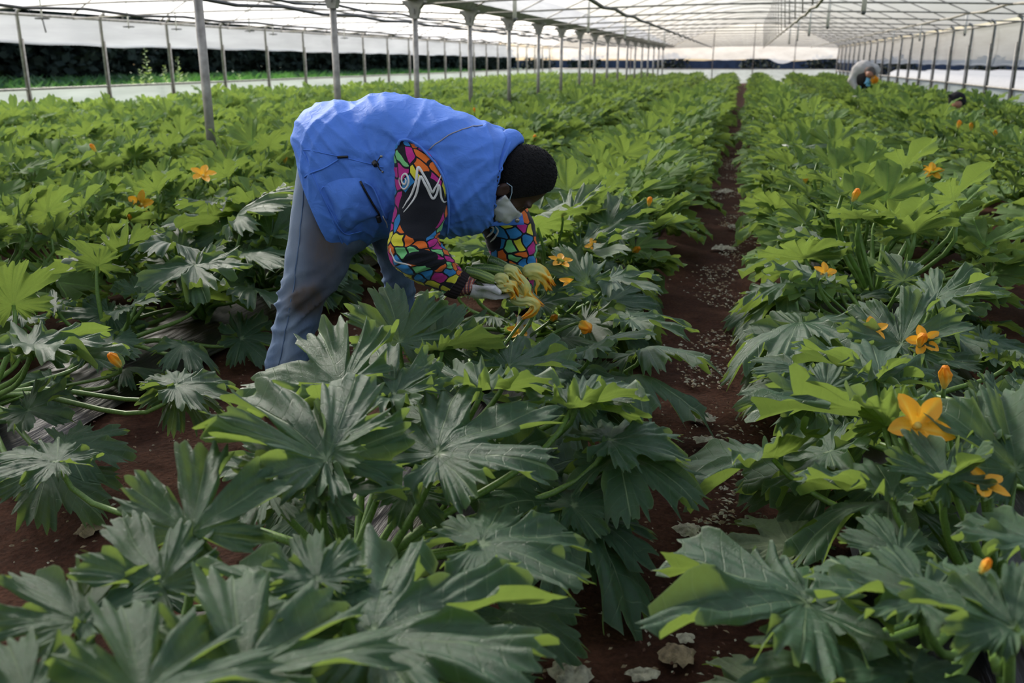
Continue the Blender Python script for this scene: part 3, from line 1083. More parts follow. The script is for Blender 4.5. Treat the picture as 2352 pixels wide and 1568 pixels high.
NEARY = {'A': 4.7, 'B': 4.4, 'C': 4.9, 'D': 4.6}
count = {k: 0 for k in ROWS}
PLANTS = []       # (root, row, near?)
MAN_KEEP = [(-1.53, 2.76), (-1.29, 3.25), (-1.42, 3.0)]

def blocked(p, s):
    x, y = p[0], p[1]
    if abs(x+.08) < (.08+.17*s if y > 2.1 else .16+.24*s) and y < 9: return True
    if abs(x+1.68) < .10+.16*s and y < 2.7 and p[2] < .5: return True
    for mx, my in MAN_KEEP:
        if (x-mx)**2+(y-my)**2 < .24**2: return True
    q = project(p)
    if q and q[2] < 3.25:
        if 590 < q[0] < 1310 and q[1] < 800: return True
        if 560 < q[0] < 760 and q[1] < 900 : return True
    return False

def label_for(rn, n):
    ph = ROWS[rn][1]
    if n < 20:
        return '%s zucchini plant from the near end in %s' % (ORD[n], ph), None
    return 'leafy green zucchini plant farther along %s' % ph, 'zucchini plants farther along %s' % ph

def crown(root, rg):
    g = Geo()
    g.tube([(0, 0, -.03), (.015, .01, .05), (.03, -.01, .10), (.06, .02, .13)], [.02, .024, .02, .010], 8)
    for _ in range(3):
        a = rg.uniform(0, 2*PI); g.tube([(0, 0, .05), (.06*math.cos(a), .06*math.sin(a), .10), (.10*math.cos(a), .10*math.sin(a), .13)], [.006, .005, .002], 5)
    return g.build('stem', M['stem'], root)

# --- ready-made plants for the middle distance
TEMPL = []
def bake_leaf(A, T, roll, base, C=(0, 0, .05)):
    V, F, ve, si = base
    m, s, d, n = leaf_matrix(A, T, roll)
    VV = [m @ Vector(v) for v in V]
    g = Geo(); pts = stalk_pts(C, A, d, n, 6)
    g.tube(pts, [.0105*(1.15-.55*i/6) for i in range(7)], 6)
    b = len(VV)
    return VV+[Vector(p) for p in g.v], F+[tuple(i+b for i in q) for q in g.f], ve+[0]*len(g.v), si+[.5]*len(g.v), [0]*len(F)+[1]*len(g.f)
def flip_base(b):
    return (b[0], [tuple(reversed(q)) for q in b[1]], b[2], b[3])
MIDB = [flip_base(b) for b in (leaf_geo(seed=50, deep=.45, fold=.42, vfold=0.3, droop=.22, ruf=.075, nth=96, rings=5, teeth=24),
        leaf_geo(seed=51, deep=.42, fold=.42, vfold=0.45, droop=.22, ruf=.075, nth=96, rings=5, teeth=24),
        leaf_geo(seed=52, deep=.3, fold=.42, vfold=0.12, droop=.22, ruf=.075, nth=96, rings=5, teeth=24),
        leaf_geo(seed=53, deep=.5, fold=.42, vfold=0.4, droop=.22, ruf=.075, nth=96, rings=5, teeth=24))]
LOWB = [flip_base(leaf_geo(seed=60+i, deep=.5, fold=.45, vfold=.25+.12*i, droop=.2, ruf=.05, nth=30, rings=2, teeth=10)) for i in range(3)]
def plant_leaves(rg, n, top=.52, size=1.0, lift=0.0):
    out = []
    for i in range(n):
        age = i/(n-1)                      # 0 young and upright, 1 old and low
        az = i*2.39996+rg.uniform(-.4, .4)
        rad = .06+.44*age**.8+rg.uniform(-.03, .06)
        z = top*(1-.62*age**1.6)+rg.uniform(-.07, .05)
        if i < 2: z *= .72
        A = Vector((rad*math.cos(az), rad*math.sin(az), z))
        ln = rg.uniform(.19, .30)*(.75 if i < 2 else 1)*size
        a2 = az+rg.uniform(-.5, .5)
        el = .75+lift-1.0*age+rg.uniform(-.4, .4)
        T = A+Vector((math.cos(a2)*math.cos(el), math.sin(a2)*math.cos(el), math.sin(el)))*ln
        if T.z < .03: T.z = .03
        out.append((A, T, rg.uniform(-.5, .5)))
    return out
for t in range(7):
    rg = random.Random(100+t)
    ch = []
    for A, T, roll in plant_leaves(rg, 30, .47+.08*rg.random(), .66, .45):
        v, f, ve, si, mi = bake_leaf(A, T, roll, MIDB[rg.randrange(4)])
        me = bpy.data.meshes.new('leaf'); me.from_pydata([tuple(p) for p in v], [], f)
        me.materials.append(M['leaf']); me.materials.append(M['stalk'])
        me.polygons.foreach_set('material_index', np.array(mi, np.int32))
        me.polygons.foreach_set('use_smooth', np.ones(len(me.polygons), dtype=bool))
        for k, dat in (('vein', ve), ('side', si)):
            a = me.attributes.new(k, 'FLOAT', 'POINT'); a.data.foreach_set('value', np.array(dat, np.float32))
        ch.append((me, A, T))
    TEMPL.append(ch)
EDGE = []
for t in range(4):
    rg = random.Random(300+t)
    ln = rg.uniform(.24, .30); z = rg.uniform(.20, .30)
    A = Vector((.40, rg.uniform(-.1, .1), z)); T = A+Vector((ln*.9, rg.uniform(-.14, .14), -.4*ln*rg.uniform(.4, 1.3)))
    v, f, ve, si, mi = bake_leaf(A, T, rg.uniform(-.3, .3), MIDB[t])
    me = bpy.data.meshes.new('leaf'); me.from_pydata([tuple(p) for p in v], [], f)
    me.materials.append(M['leaf']); me.materials.append(M['stalk'])
    me.polygons.foreach_set('material_index', np.array(mi, np.int32))
    me.polygons.foreach_set('use_smooth', np.ones(len(me.polygons), dtype=bool))
    for k, dat in (('vein', ve), ('side', si)):
        a = me.attributes.new(k, 'FLOAT', 'POINT'); a.data.foreach_set('value', np.array(dat, np.float32))
    EDGE.append(me)
STEM_ME = None
FAR = {}
for (rn, x, y) in SITES:
    q_ = project((x, y, .3))
    if not (-330 < q_[0] < 2352+330 and q_[1] < 1568+520):
        if not (y < 2.6 and -900 < q_[0] < 3300): FAR.setdefault(rn, []).append((x, y))
        continue
    n = count[rn]; count[rn] += 1
    near = y < NEARY.get(rn, 0)
    if len(PLANTS) < 298:
        o = empty('zucchini_plant', (x, y, 0), 0 if near else prg.uniform(0, 2*PI))
        lb, gr = label_for(rn, n)
        tag(o, lb, 'zucchini plant', gr or 'zucchini plants')
        if STEM_ME is None:
            STEM_ME = crown(o, prg).data
        else:
            c = bpy.data.objects.new('stem', STEM_ME); COL.objects.link(c); c.parent = o
        if not near:
            s = prg.uniform(.98, 1.18); o.scale = (s*(1.22 if rn in 'AB' else .9 if rn in 'EJF' else 1.1), s, s*.94); o.rotation_euler[2] = prg.choice((0, 1))*PI+prg.uniform(-.5, .5)
            mw = Matrix.LocRotScale(o.location, o.rotation_euler, o.scale)
            for me, tA, tT in TEMPL[prg.randrange(7)]:
                # nothing grows across the trodden soil path
                if any(abs((mw @ q).x+.08) < .11 for q in (tT, (tA+tT)*.5, tA+(tT-tA)*.8)): continue
                c = bpy.data.objects.new('leaf', me); COL.objects.link(c); c.parent = o
            rz0 = -o.rotation_euler[2]
            for side_ in (0, PI):
                for q in range(2 if y < 14 else 1):
                    c = bpy.data.objects.new('leaf', EDGE[prg.randrange(4)]); COL.objects.link(c); c.parent = o
                    c.rotation_euler = (0, 0, rz0+side_+prg.uniform(-.45, .45))
                    if (rn == 'A' and not side_) or (rn == 'B' and side_): c.scale = (.80, .80, .9)
        PLANTS.append((o, rn, near))
    else:
        FAR.setdefault(rn, []).append((x, y))
for rn, sites in FAR.items():
    V, F, ve, si = [], [], [], []
    rg = random.Random(ord(rn))
    for (x, y) in sites:
        for A, T, roll in (plant_leaves(rg, 24, .53, .70, .45) if y > 9 else plant_leaves(rg, 16, .5)):
            b = LOWB[rg.randrange(3)] if y > 9 else MIDB[rg.randrange(4)]
            m, s, d, nn = leaf_matrix(A+Vector((x, y, 0)), T+Vector((x, y, 0)), roll)
            k = len(V)
            V += [m @ Vector(v) for v in b[0]]; F += [tuple(i+k for i in q) for q in b[1]]
            ve += [0]*len(b[0]); si += [.5]*len(b[0])
    o = mesh_obj('distant_zucchini_leaves', V, F, M['leaf'], None, True, None, {'vein': ve, 'side': si})
    tag(o, 'blurred zucchini foliage at the far end of %s' % ROWS[rn][1], 'zucchini foliage', kind='stuff')

# --- leaves that stand out in the picture, by where their stalk joins (first pair) and where the blade ends
# (x, y, x, y, height of the joint, length, family, roll, material)
HERO = [
 (857,1458,1225,1285,.40,.36,'d',0,'leaf'), (1107,1249,1335,1185,.36,.30,'s',0,'leaf'), (709,1101,590,995,.44,.24,'d',.2,'leaf'),
 (748,1127,916,1035,.40,.22,'d',0,'leaf'), (750,1055,575,862,.46,.34,'v',0,'leaf'), (752,1040,830,905,.46,.24,'v',0,'leaf'),
 (1005,1040,1238,902,.40,.34,'d',.1,'leaf'), (786,887,570,845,.46,.34,'v',-.3,'leaf'), (895,910,690,860,.45,.32,'v',0,'leaf'),
 (905,905,985,835,.46,.22,'d',0,'leaf'), (1107,897,1290,882,.44,.28,'v',-.2,'leaf'), (1311,938,1485,928,.42,.32,'v',-.35,'leaf'),
 (1330,920,1448,866,.42,.26,'d',0,'leaf'), (1418,1040,1590,1075,.30,.30,'l',0,'leaf'), (1400,1010,1560,965,.34,.28,'s',0,'leaf'),
 (1316,1162,1434,1075,.22,.26,'s',0,'leaf'), (1330,1180,1480,1225,.18,.24,'l',0,'leaf'), (1290,1150,1515,1310,.20,.36,'l',-.5,'leaf'),
 (1168,1402,1337,1458,.14,.26,'s',0,'leaf'), (1061,1555,1214,1443,.18,.26,'s',0,'leaf'), (700,1590,600,1470,.30,.24,'s',0,'leaf'),
 (740,1371,500,1255,.42,.32,'d',.2,'leaf'), (730,1330,690,1215,.44,.20,'d',0,'leaf'), (440,1225,482,1000,.44,.34,'d',0,'leaf'),
 (372,1340,262,1180,.42,.30,'d',.1,'leaf'), (185,1425,40,1290,.42,.28,'d',.1,'leaf'), (195,1420,285,1285,.42,.22,'d',-.1,'leaf'),
 (330,1600,520,1390,.48,.30,'v',.2,'leaf'), (60,1600,20,1440,.46,.22,'d',0,'leaf'), (560,1560,800,1330,.44,.34,'v',.1,'leaf'),
 (110,1080,240,1165,.16,.32,'s',0,'leaf'), (130,1060,0,1010,.26,.30,'s',0,'leaf'), (150,1020,290,1035,.18,.24,'s',.2,'leaf'),
 (405,885,535,850,.24,.26,'s',.1,'leaf'), (405,890,500,950,.20,.22,'l',0,'leaf'), (70,800,215,735,.40,.28,'d',0,'leaf'),
 (80,800,270,800,.38,.30,'d',-.3,'leaf'), (30,700,20,590,.42,.28,'d',0,'leaf'), (225,610,180,540,.42,.26,'d',0,'leaf'),
 (918,785,903,645,.43,.24,'v',0,'leaf'), (1000,800,1062,690,.40,.24,'d',0,'leaf'), (1015,805,1150,780,.42,.26,'v',-.3,'leaf'),
 (1170,840,1310,775,.40,.30,'d',0,'leaf'), (1355,798,1470,742,.34,.26,'s',0,'leaf'), (1450,730,1585,712,.34,.28,'s',0,'leaf'),
 (1330,900,1445,862,.36,.26,'s',0,'leaf'), (1400,640,1515,650,.40,.28,'d',0,'leaf'), (1345,650,1280,560,.42,.26,'d',0,'leaf'),
 (1230,700,1345,660,.36,.26,'d',-.2,'leaf'), (1480,800,1620,770,.30,.28,'l',-.2,'leaf'), (1455,860,1625,890,.26,.30,'l',-.2,'leaf'),
 (940,1130,1000,1190,.26,.26,'s',0,'leaf'), (620,1130,560,1190,.30,.24,'s',0,'leaf'), (980,960,860,1010,.34,.22,'d',0,'leaf'),
 # right of the soil path
 (2033,978,1775,891,.42,.34,'v',.3,'leaf'), (2040,975,2065,880,.42,.20,'d',0,'leaf'), (1775,1051,1560,1104,.26,.30,'v',.5,'leaf'),
 (2049,1143,1840,1070,.36,.34,'v',.2,'leaf'), (2173,1106,2110,975,.44,.26,'d',0,'leaf'), (2180,1100,2255,1015,.44,.22,'d',0,'leaf'),
 (2045,1145,1805,1160,.26,.30,'l',.4,'leaf'), (1816,1253,1715,1165,.16,.22,'s',0,'leaf_pale'), (1790,1250,1640,1265,.10,.22,'s',.5,'leaf_pale'),
 (2063,1276,2015,1165,.36,.26,'s',0,'leaf'), (1853,1386,1510,1367,.34,.36,'d',.1,'leaf'), (1860,1380,1870,1285,.34,.22,'s',0,'leaf'),
 (2113,1377,1885,1265,.42,.36,'d',.15,'leaf'), (2125,1375,2060,1230,.42,.24,'s',0,'leaf'), (2320,1440,2190,1262,.46,.32,'d',0,'leaf'),
 (2330,1440,2345,1280,.46,.28,'d',0,'leaf'), (2090,1546,2068,1445,.34,.22,'s',0,'leaf'), (2085,1550,1760,1486,.32,.34,'s',.1,'leaf'),
 (1784,1600,1651,1475,.12,.26,'s',0,'leaf_old'), (2380,1245,2228,1166,.44,.28,'d',0,'leaf'), (2333,1079,2306,860,.42,.34,'v',0,'leaf'),
 (2262,980,2240,885,.46,.22,'d',0,'leaf'), (2260,985,2100,930,.46,.26,'d',0,'leaf'), (2016,870,1840,774,.42,.34,'v',.2,'leaf'),
 (2020,868,2081,809,.42,.22,'d',0,'leaf'), (2066,790,1959,686,.42,.30,'d',0,'leaf'), (2070,790,2125,655,.42,.28,'d',0,'leaf'),
 (1837,851,1745,800,.30,.28,'s',0,'leaf'), (1840,740,1645,778,.30,.34,'l',.3,'leaf'), (1850,850,1690,870,.22,.28,'l',.3,'leaf_pale'),
 (2074,644,2040,570,.42,.28,'d',0,'leaf'), (2150,686,2261,606,.44,.32,'d',0,'leaf'), (2150,690,2260,700,.42,.30,'d',-.2,'leaf'),
 (2352,1000,2352,880,.44,.30,'d',0,'leaf'), (1880,640,1760,600,.40,.32,'d',.2,'leaf'), (1900,560,1790,520,.42,.32,'d',.2,'leaf'),
]
hrg = random.Random(5)
near_roots = [(o, rn) for o, rn, nr in PLANTS if nr]
hero_n = {o.name: 0 for o, _ in near_roots}
for (ax, ay, tx, ty, zA, ln, fam, roll, mat) in HERO:
    A = at_height(ax, ay, zA)
    ln = max(.11, min(ln, 1.12*math.hypot(tx-ax, ty-ay)*project(A)[2]/FPX))
    best = None
    for k in range(41):
        zT = zA-.26+.46*k/40
        if zT < .03: continue
        T = at_height(tx, ty, zT)
        c = abs((T-A).length-ln)+.12*abs(zT-zA)
        if best is None or c < best[0]: best = (c, T)
    T = best[1]
    if (T-A).length > ln*1.35: T = A+(T-A).normalized()*ln*1.35
    o = min(near_roots, key=lambda q: (Vector((A.x, A.y, 0))-Vector(q[0].location)).length)[0]
    hero_n[o.name] += 1
    add_leaf(o, A, T, roll, fam, None, mat, hrg)
# --- fill the near plants
for o, rn in near_roots:
    C = Vector(o.location)
    rg = random.Random(hash((round(C.x, 3), round(C.y, 3))) % 100000)
    hn = hero_n[o.name]
    want = 17 if hn == 0 else max(7, 15-hn)
    leaves = plant_leaves(rg, 17, .50)
    if hn: leaves = leaves[17-want:]
    k = 0
    for A, T, roll in leaves:
        if hn:
            T = A+(T-A)*.78
            A.z *= .62; T.z *= .6
            T.z = max(.04, T.z)
        A, T = A+C, T+C
        if blocked(T, .5) or blocked(A, .3) or blocked((A+T)/2, .6): continue
        mat = 'leaf_old' if (A.z < .2 and rg.random() < .18) else 'leaf'
        add_leaf(o, A, T, roll, rg.choice('ddsvl'), None, mat, rg); k += 1
    # low outer leaves that close the gap towards the paths
    for sd in (1, -1):
        inner = (rn == 'A' and sd > 0) or (rn == 'B' and sd < 0)
        if not inner and C.y < 3.7: continue
        if inner and C.y < 2.3: continue
        for q in range(3):
            A = C+Vector((sd*rg.uniform(.30, .38), rg.uniform(-.34, .34), rg.uniform(.16, .30)))
            T = A+Vector((sd*rg.uniform(.22, .28), rg.uniform(-.12, .12), rg.uniform(-.14, .02)))
            add_leaf(o, A, T, rg.uniform(-.4, .4), rg.choice('sldd'), None, 'leaf', rg)
# mulch film under the near rows
for rn in 'ABC':
    x = ROWS[rn][0]
    V, F = [], []
    yy = np.linspace(.5, 12, 90)
    for y in yy:
        for k in range(13):
            t = (k/12-.5)*2
            p = Vector((x+.31*t, y, 0))
            V.append((x+.31*t, y, .055*(1-t*t)**.6+.006+.014*noise.noise(p*5)+.008*noise.noise(Vector((p.x*30, p.y*3, 0)))))
    for j in range(len(yy)-1):
        for k in range(12):
            a = j*13+k; F.append((a, a+1, a+14, a+13))
    tag(mesh_obj('mulch_sheet', V, F, M['mulch']), 'black plastic mulch sheet on the bed under %s' % ROWS[rn][1], 'mulch sheet', 'mulch sheets')

# litter on the soil path: dried scraps one by one, crumbs as stuff
M['dry_pale'] = simple('dried_pale_scrap', (.37, .35, .26), .8, nscale=60, namp=.45, bump=.5, bscale=150)
M['dry_brown'] = simple('dried_brown_scrap', (.26, .20, .12), .9, nscale=50, namp=.5, bump=.6, bscale=150)
M['char'] = simple('black_plastic_scrap', (.012, .012, .014), .4, bump=.6, bscale=60)
def scrap(px, py, w, h, mat, label, seed, up=.35):
    p = at_height(px, py, .012)
    sc = 2100/((p-Vector((0, 0, CAM_H))).dot(FW)*CP-(p.z-CAM_H)*SP)
    a, b = w/2/sc, h/2/sc*1.6
    rg = random.Random(seed)
    n, nr = 22, 5
    V = [(0, 0, up*a)]; F = []
    for k in range(1, nr+1):
        f = k/nr
        for i in range(n):
            t = 2*PI*i/n
            R = f*(1+.35*noise.noise(Vector((math.cos(t)*2, math.sin(t)*2, seed)))+(.18*rg.uniform(-1, 1) if k == nr else 0))
            z = up*a*(1-f*f)+a*.30*noise.noise(Vector((math.cos(t)*f*3, math.sin(t)*f*3, seed+5)))
            q = RT*(a*R*math.cos(t))+FW*(b*R*math.sin(t))
            V.append((q.x, q.y, max(-.008, z)))
    for i in range(n): F.append((0, 1+i, 1+(i+1) % n))
    for k in range(nr-1):
        for i in range(n):
            j = (i+1) % n
            F.append((1+k*n+i, 1+(k+1)*n+i, 1+(k+1)*n+j, 1+k*n+j))
    o = mesh_obj('dried_scrap', V, F, M[mat]); o.location = p
    tag(o, label, 'plant scrap', 'litter on the soil')
scrap(1580,1218,60,40,'dry_pale','cream white dried scrap on bare soil beside the pale wilted leaf',1)
scrap(1567,1320,34,32,'char','small crumpled black plastic scrap lying on the soil path',2,.7)
scrap(1555,1505,85,42,'dry_brown','crumpled olive brown dried fruit on the soil at the bottom of the path',3,.6)
scrap(1310,1548,110,60,'dry_pale','large pale dried scrap at the bottom edge of the picture',4,.3)
scrap(1575,1465,42,26,'dry_pale','narrow grey-white scrap just above the crumpled brown dried fruit',5)
scrap(1475,1548,75,30,'dry_pale','thin pale dried scrap right of the largest pale scrap',6,.25)
scrap(1425,1130,66,40,'dry_pale','greenish white mouldy scrap under the round leaf left of the path',7)
scrap(1610,960,80,26,'dry_pale','wide pale litter patch across the path near the drooping leaf',8,.15)
scrap(1620,1010,60,24,'dry_pale','pale flattened scrap on the path below the wide litter patch',9,.2)
scrap(1675,1338,22,22,'dry_brown','tiny tan scrap lying on the long leaf reaching over the path',10,.5)
scrap(205,1215,60,40,'dry_brown','tan shredded dry stalk on the soil at the left path',11,.4)
scrap(1690,520,40,18,'dry_pale','pale litter patch in the middle of the distant path',12,.2)
scrap(1660,570,60,20,'dry_pale','pale litter patch on the path level with the far arm',13,.2)
scrap(1665,440,44,16,'dry_pale','most distant pale litter patch on the soil path',14,.2)
g = Geo(); rg = random.Random(21)
for k_ in range(5200):
    if k_ < 900: x, y, s = -.1+rg.gauss(0, .14), .8+2.5*rg.random(), rg.uniform(.003, .008)
    elif k_ < 1300: x, y, s = -1.70+rg.gauss(0, .2), 1.2+3*rg.random(), rg.uniform(.003, .009)
    else:
        y = 2.3+11*rg.random()**1.4; x = -.06+rg.gauss(0, .10); s = rg.uniform(.004, .013)
        if noise.noise(Vector((x*2, y*1.7, 4))) < -.05: continue
    c = Vector((x, y, .008+.02*noise.noise(Vector((x, y, 0))*2.3)))
    a = rg.uniform(0, PI); d = Vector((math.cos(a), math.sin(a), 0)); e = Vector((-d.y, d.x, 0))
    g.add([c-d*s, c+e*s*.5+UP*s*.3, c+d*s*1.3, c-e*s*.6, c+UP*s*.6], [(0, 1, 4), (1, 2, 4), (2, 3, 4), (3, 0, 4)], rg.choice((0, 1, 2, 2)) if k_ < 1300 else rg.choice((0, 0, 1, 1, 2)))
tag(g.build('litter_crumbs', [M['dry_pale'], M['dry_brown'], simple('soil_clod', (.09, .04, .024), .95)], None, smooth=False),
    'pale crumbs and clods scattered on the soil paths', 'litter', kind='stuff')
# ------------------------------------------------------------------ people
class Loft:
    """a garment tube between two outlines; stations are (ax, ay, bx, by, D, depth)"""
    def __init__(self, st, expo=2.2, disp=None, fine=200, shear=None):
        self.shear = shear
        self.tab = catmull(st, fine); self.e = expo; self.disp = disp; self.fine = fine
    def raw(self, u, th):
        s = min(max(u, 0), 1)*(self.fine-1); i = min(int(s), self.fine-2); t = s-i
        r = self.tab[i]*(1-t)+self.tab[i+1]*t
        A, B = at_depth(r[0], r[1], r[4]), at_depth(r[2], r[3], r[4])
        c, s_ = math.cos(th), math.sin(th)
        c = math.copysign(abs(c)**(2/self.e), c); s_ = math.copysign(abs(s_)**(2/self.e), s_)
        q = (A+B)*.5+(A-B)*.5*c+FW*(r[5]*s_)
        if self.shear and s_ < 0: q = q+RT*(self.shear(u)*s_)
        return q
    def normal(self, u, th):
        a = self.raw(u, th+.03)-self.raw(u, th-.03)
        b = self.raw(min(u+.01, 1), th)-self.raw(max(u-.01, 0), th)
        n = a.cross(b)
        if n.length < 1e-9: return Vector((0, 0, 1))
        n.normalize()
        s = min(max(u, 0), 1)*(self.fine-1); r = self.tab[int(s)]
        C = (at_depth(r[0], r[1], r[4])+at_depth(r[2], r[3], r[4]))*.5
        if n.dot(self.raw(u, th)-C) < 0: n = -n
        return n
    def pt(self, u, th, off=0.0):
        p = self.raw(u, th); n = self.normal(u, th)
        d = self.disp(u, th, p) if self.disp else 0
        return p+n*(d+off)
    def grid(self, m, n):
        self.P = [[self.pt(i/(m-1), 2*PI*k/n) for k in range(n)] for i in range(m)]
        self.m, self.n = m, n
        self.pr = [[project(p)[:2] for p in row] for row in self.P]
        return self.P
    def find(self, px, py):
        best = None
        for i in range(self.m):
            for k in range(self.n):
                if math.sin(2*PI*k/self.n) > .15: continue
                q = self.pr[i][k]; d = (q[0]-px)**2+(q[1]-py)**2
                if best is None or d < best[0]: best = (d, i, k)
        _, i, k = best
        u, th = i/(self.m-1), 2*PI*k/self.n
        su, st = 1/(self.m-1), 2*PI/self.n
        for _ in range(3):
            c = []
            for a in (-.5, 0, .5):
                for b in (-.5, 0, .5):
                    uu, tt = min(1, max(0, u+a*su)), th+b*st
                    q = project(self.pt(uu, tt)); c.append(((q[0]-px)**2+(q[1]-py)**2, uu, tt))
            _, u, th = min(c); su *= .5; st *= .5
        return u, th
    def build(self, name, mats, parent, m, n, cap0=False, cap1=False, thick=0, attrs=None):
        P = self.grid(m, n)
        V = [p for r in P for p in r]
        F = [(i*n+k, i*n+(k+1) % n, (i+1)*n+(k+1) % n, (i+1)*n+k) for i in range(m-1) for k in range(n)]
        # outward faces
        a, b, c = V[F[0][0]], V[F[0][1]], V[F[0][2]]
        nn = (b-a).cross(c-b)
        if nn.dot(self.normal(0.0, PI/n)) < 0: F = [tuple(reversed(f)) for f in F]
        if cap0: F.append(tuple(range(n)))
        if cap1: F.append(tuple((m-1)*n+k for k in range(n-1, -1, -1)))
        o = mesh_obj(name, V, F, mats, None, True, None, attrs(self) if attrs else None)
        if thick:
            s = o.modifiers.new('thick', 'SOLIDIFY'); s.thickness = thick; s.offset = -1
        local_to(o, parent)
        return o
    def line(self, pix, r, name, mat, parent, off=.003, n=6, taper=False, flat=1.0, sub=4):
        uv = [self.find(*p) for p in pix]
        uv = catmull(uv, max(2, (len(uv)-1)*sub+1)) if len(uv) > 1 else uv
        pts = [self.pt(a, b, off) for a, b in uv]
        g = Geo(); m = len(pts)
        rr = [r*(.25+.75*min(1, 4*min(i, m-1-i)/m)) if taper else r for i in range(m)]
        g.tube(pts, rr, n)
        return local_to(g.build(name, mat, None), parent)
    def ribbon(self, pix, w, name, mat, parent, off=.0012, sub=5, taper=False):
        uv = catmull([self.find(*q) for q in pix], max(2, (len(pix)-1)*sub+1))
        pts = [self.pt(a, b, off) for a, b in uv]; nr = [self.normal(a, b) for a, b in uv]; m = len(pts)
        V = []
        for i in range(m):
            t = (pts[min(i+1, m-1)]-pts[max(i-1, 0)]).normalized(); s = nr[i].cross(t).normalized()
            ww = w*(.3+.7*min(1, 5*min(i, m-1-i)/m)) if taper else w
            V += [pts[i]-s*ww-nr[i]*.0012, pts[i]-s*ww*.8+nr[i]*.0004, pts[i]+s*ww*.8+nr[i]*.0004, pts[i]+s*ww-nr[i]*.0012]
        F = [(i*4+k, i*4+k+1, i*4+5+k, i*4+4+k) for i in range(m-1) for k in range(3)]
        return local_to(mesh_obj(name, V, F, mat), parent)
    def patch(self, corners, name, mat, parent, nu=10, nv=10, off=.004, bulge=.0, lip=.004):
        c = [self.find(*p) for p in corners]
        V = []
        def at(a, b, o):
            u = (c[0][0]*(1-a)+c[1][0]*a)*(1-b)+(c[3][0]*(1-a)+c[2][0]*a)*b
            t = (c[0][1]*(1-a)+c[1][1]*a)*(1-b)+(c[3][1]*(1-a)+c[2][1]*a)*b
            return self.pt(u, t, o)
        for j in range(nv+1):
            for i in range(nu+1):
                a, b = i/nu, j/nv
                e = min(1, 6*min(a, 1-a, b, 1-b)) if lip else 1
                V.append(at(a, b, off*e*.999+.0005+bulge*(16*a*(1-a)*b*(1-b))**.7+.3*bulge*noise.noise(Vector((a*5, b*5, corners[0][0])))*e))
        F = []
        for j in range(nv):
            for i in range(nu):
                q = j*(nu+1)+i; F.append((q, q+1, q+nu+2, q+nu+1))
        nn = (V[1]-V[0]).cross(V[nu+1]-V[0])
        mid = self.normal(*c[0])
        if nn.dot(mid) < 0: F = [tuple(reversed(f)) for f in F]
        return local_to(mesh_obj(name, V, F, mat), parent)

def cloth(name, col, rough=.6, weave=900, bump=.15, crease=0, namp=.08, sheen=0, spec=.4):
    m, nt = new_mat(name)
    out = N(nt, 'ShaderNodeOutputMaterial'); b = N(nt, 'ShaderNodeBsdfPrincipled', i_Roughness=rough)
    b.inputs['Specular IOR Level'].default_value = spec
    b.inputs['Sheen Weight'].default_value = sheen
    tc = N(nt, 'ShaderNodeTexCoord')
    n1 = N(nt, 'ShaderNodeTexNoise', i_Scale=9.0, i_Detail=5.0); n2 = N(nt, 'ShaderNodeTexNoise', i_Scale=weave, i_Detail=2.0)
    n3 = N(nt, 'ShaderNodeTexNoise', i_Scale=26.0, i_Detail=3.0, i_Distortion=1.2)
    for n in (n1, n2, n3): L(nt, tc.outputs['Object'], n.inputs['Vector'])
    c = ramp(nt, n1.outputs[0], [(.3, tuple(x*(1-namp) for x in col)), (.7, tuple(min(1, x*(1+namp)) for x in col))])
    L(nt, c, b.inputs['Base Color'])
    h = math_n(nt, 'ADD', math_n(nt, 'MULTIPLY', n2.outputs[0], .12), math_n(nt, 'MULTIPLY', n3.outputs[0], crease))
    bp = N(nt, 'ShaderNodeBump', i_Strength=bump, i_Distance=.01); L(nt, h, bp.inputs['Height']); L(nt, bp.outputs[0], b.inputs['Normal'])
    L(nt, b.outputs[0], out.inputs[0])
    return m
M['vest'] = cloth('blue_padded_nylon', (.092, .24, .76), .6, 700, .5, .8, .06, 0, .25)
M['vest_dark'] = cloth('dark_vest_lining', (.03, .03, .035), .8)
M['piping'] = simple('grey_piping', (.30, .29, .33), .5)
M['black_fit'] = simple('black_fitting', (.01, .01, .01), .4)
M['snap'] = simple('metal_snap', (.35, .33, .28), .35, .8)
M['white_print'] = cloth('white_fleece_print', (.72, .70, .68), .9, 500, .2)
M['rib'] = cloth('dark_ribbed_cuff', (.016, .009, .011), .9, 300, .5)
M['skin'] = simple('dark_brown_skin', (.062, .028, .018), .5, nscale=20, namp=.2, bump=.15, bscale=300)
M['hair'] = simple('short_black_hair', (.006, .0055, .006), .8, nscale=90, namp=.5, bump=1.0, bscale=260, spec=.3)
M['mask'] = cloth('white_face_mask', (.66, .66, .63), .8, 600, .3, .8)
M['strap'] = simple('pale_blue_elastic', (.45, .60, .70), .6)
M['glove'] = simple('white_latex_glove', (.62, .60, .60), .42, nscale=30, namp=.06, bump=.4, bscale=70)
M['shoe'] = simple('dusty_brown_shoe', (.10, .065, .045), .8, nscale=20, namp=.3)
M['eye'] = simple('eye_white', (.5, .48, .45), .3)

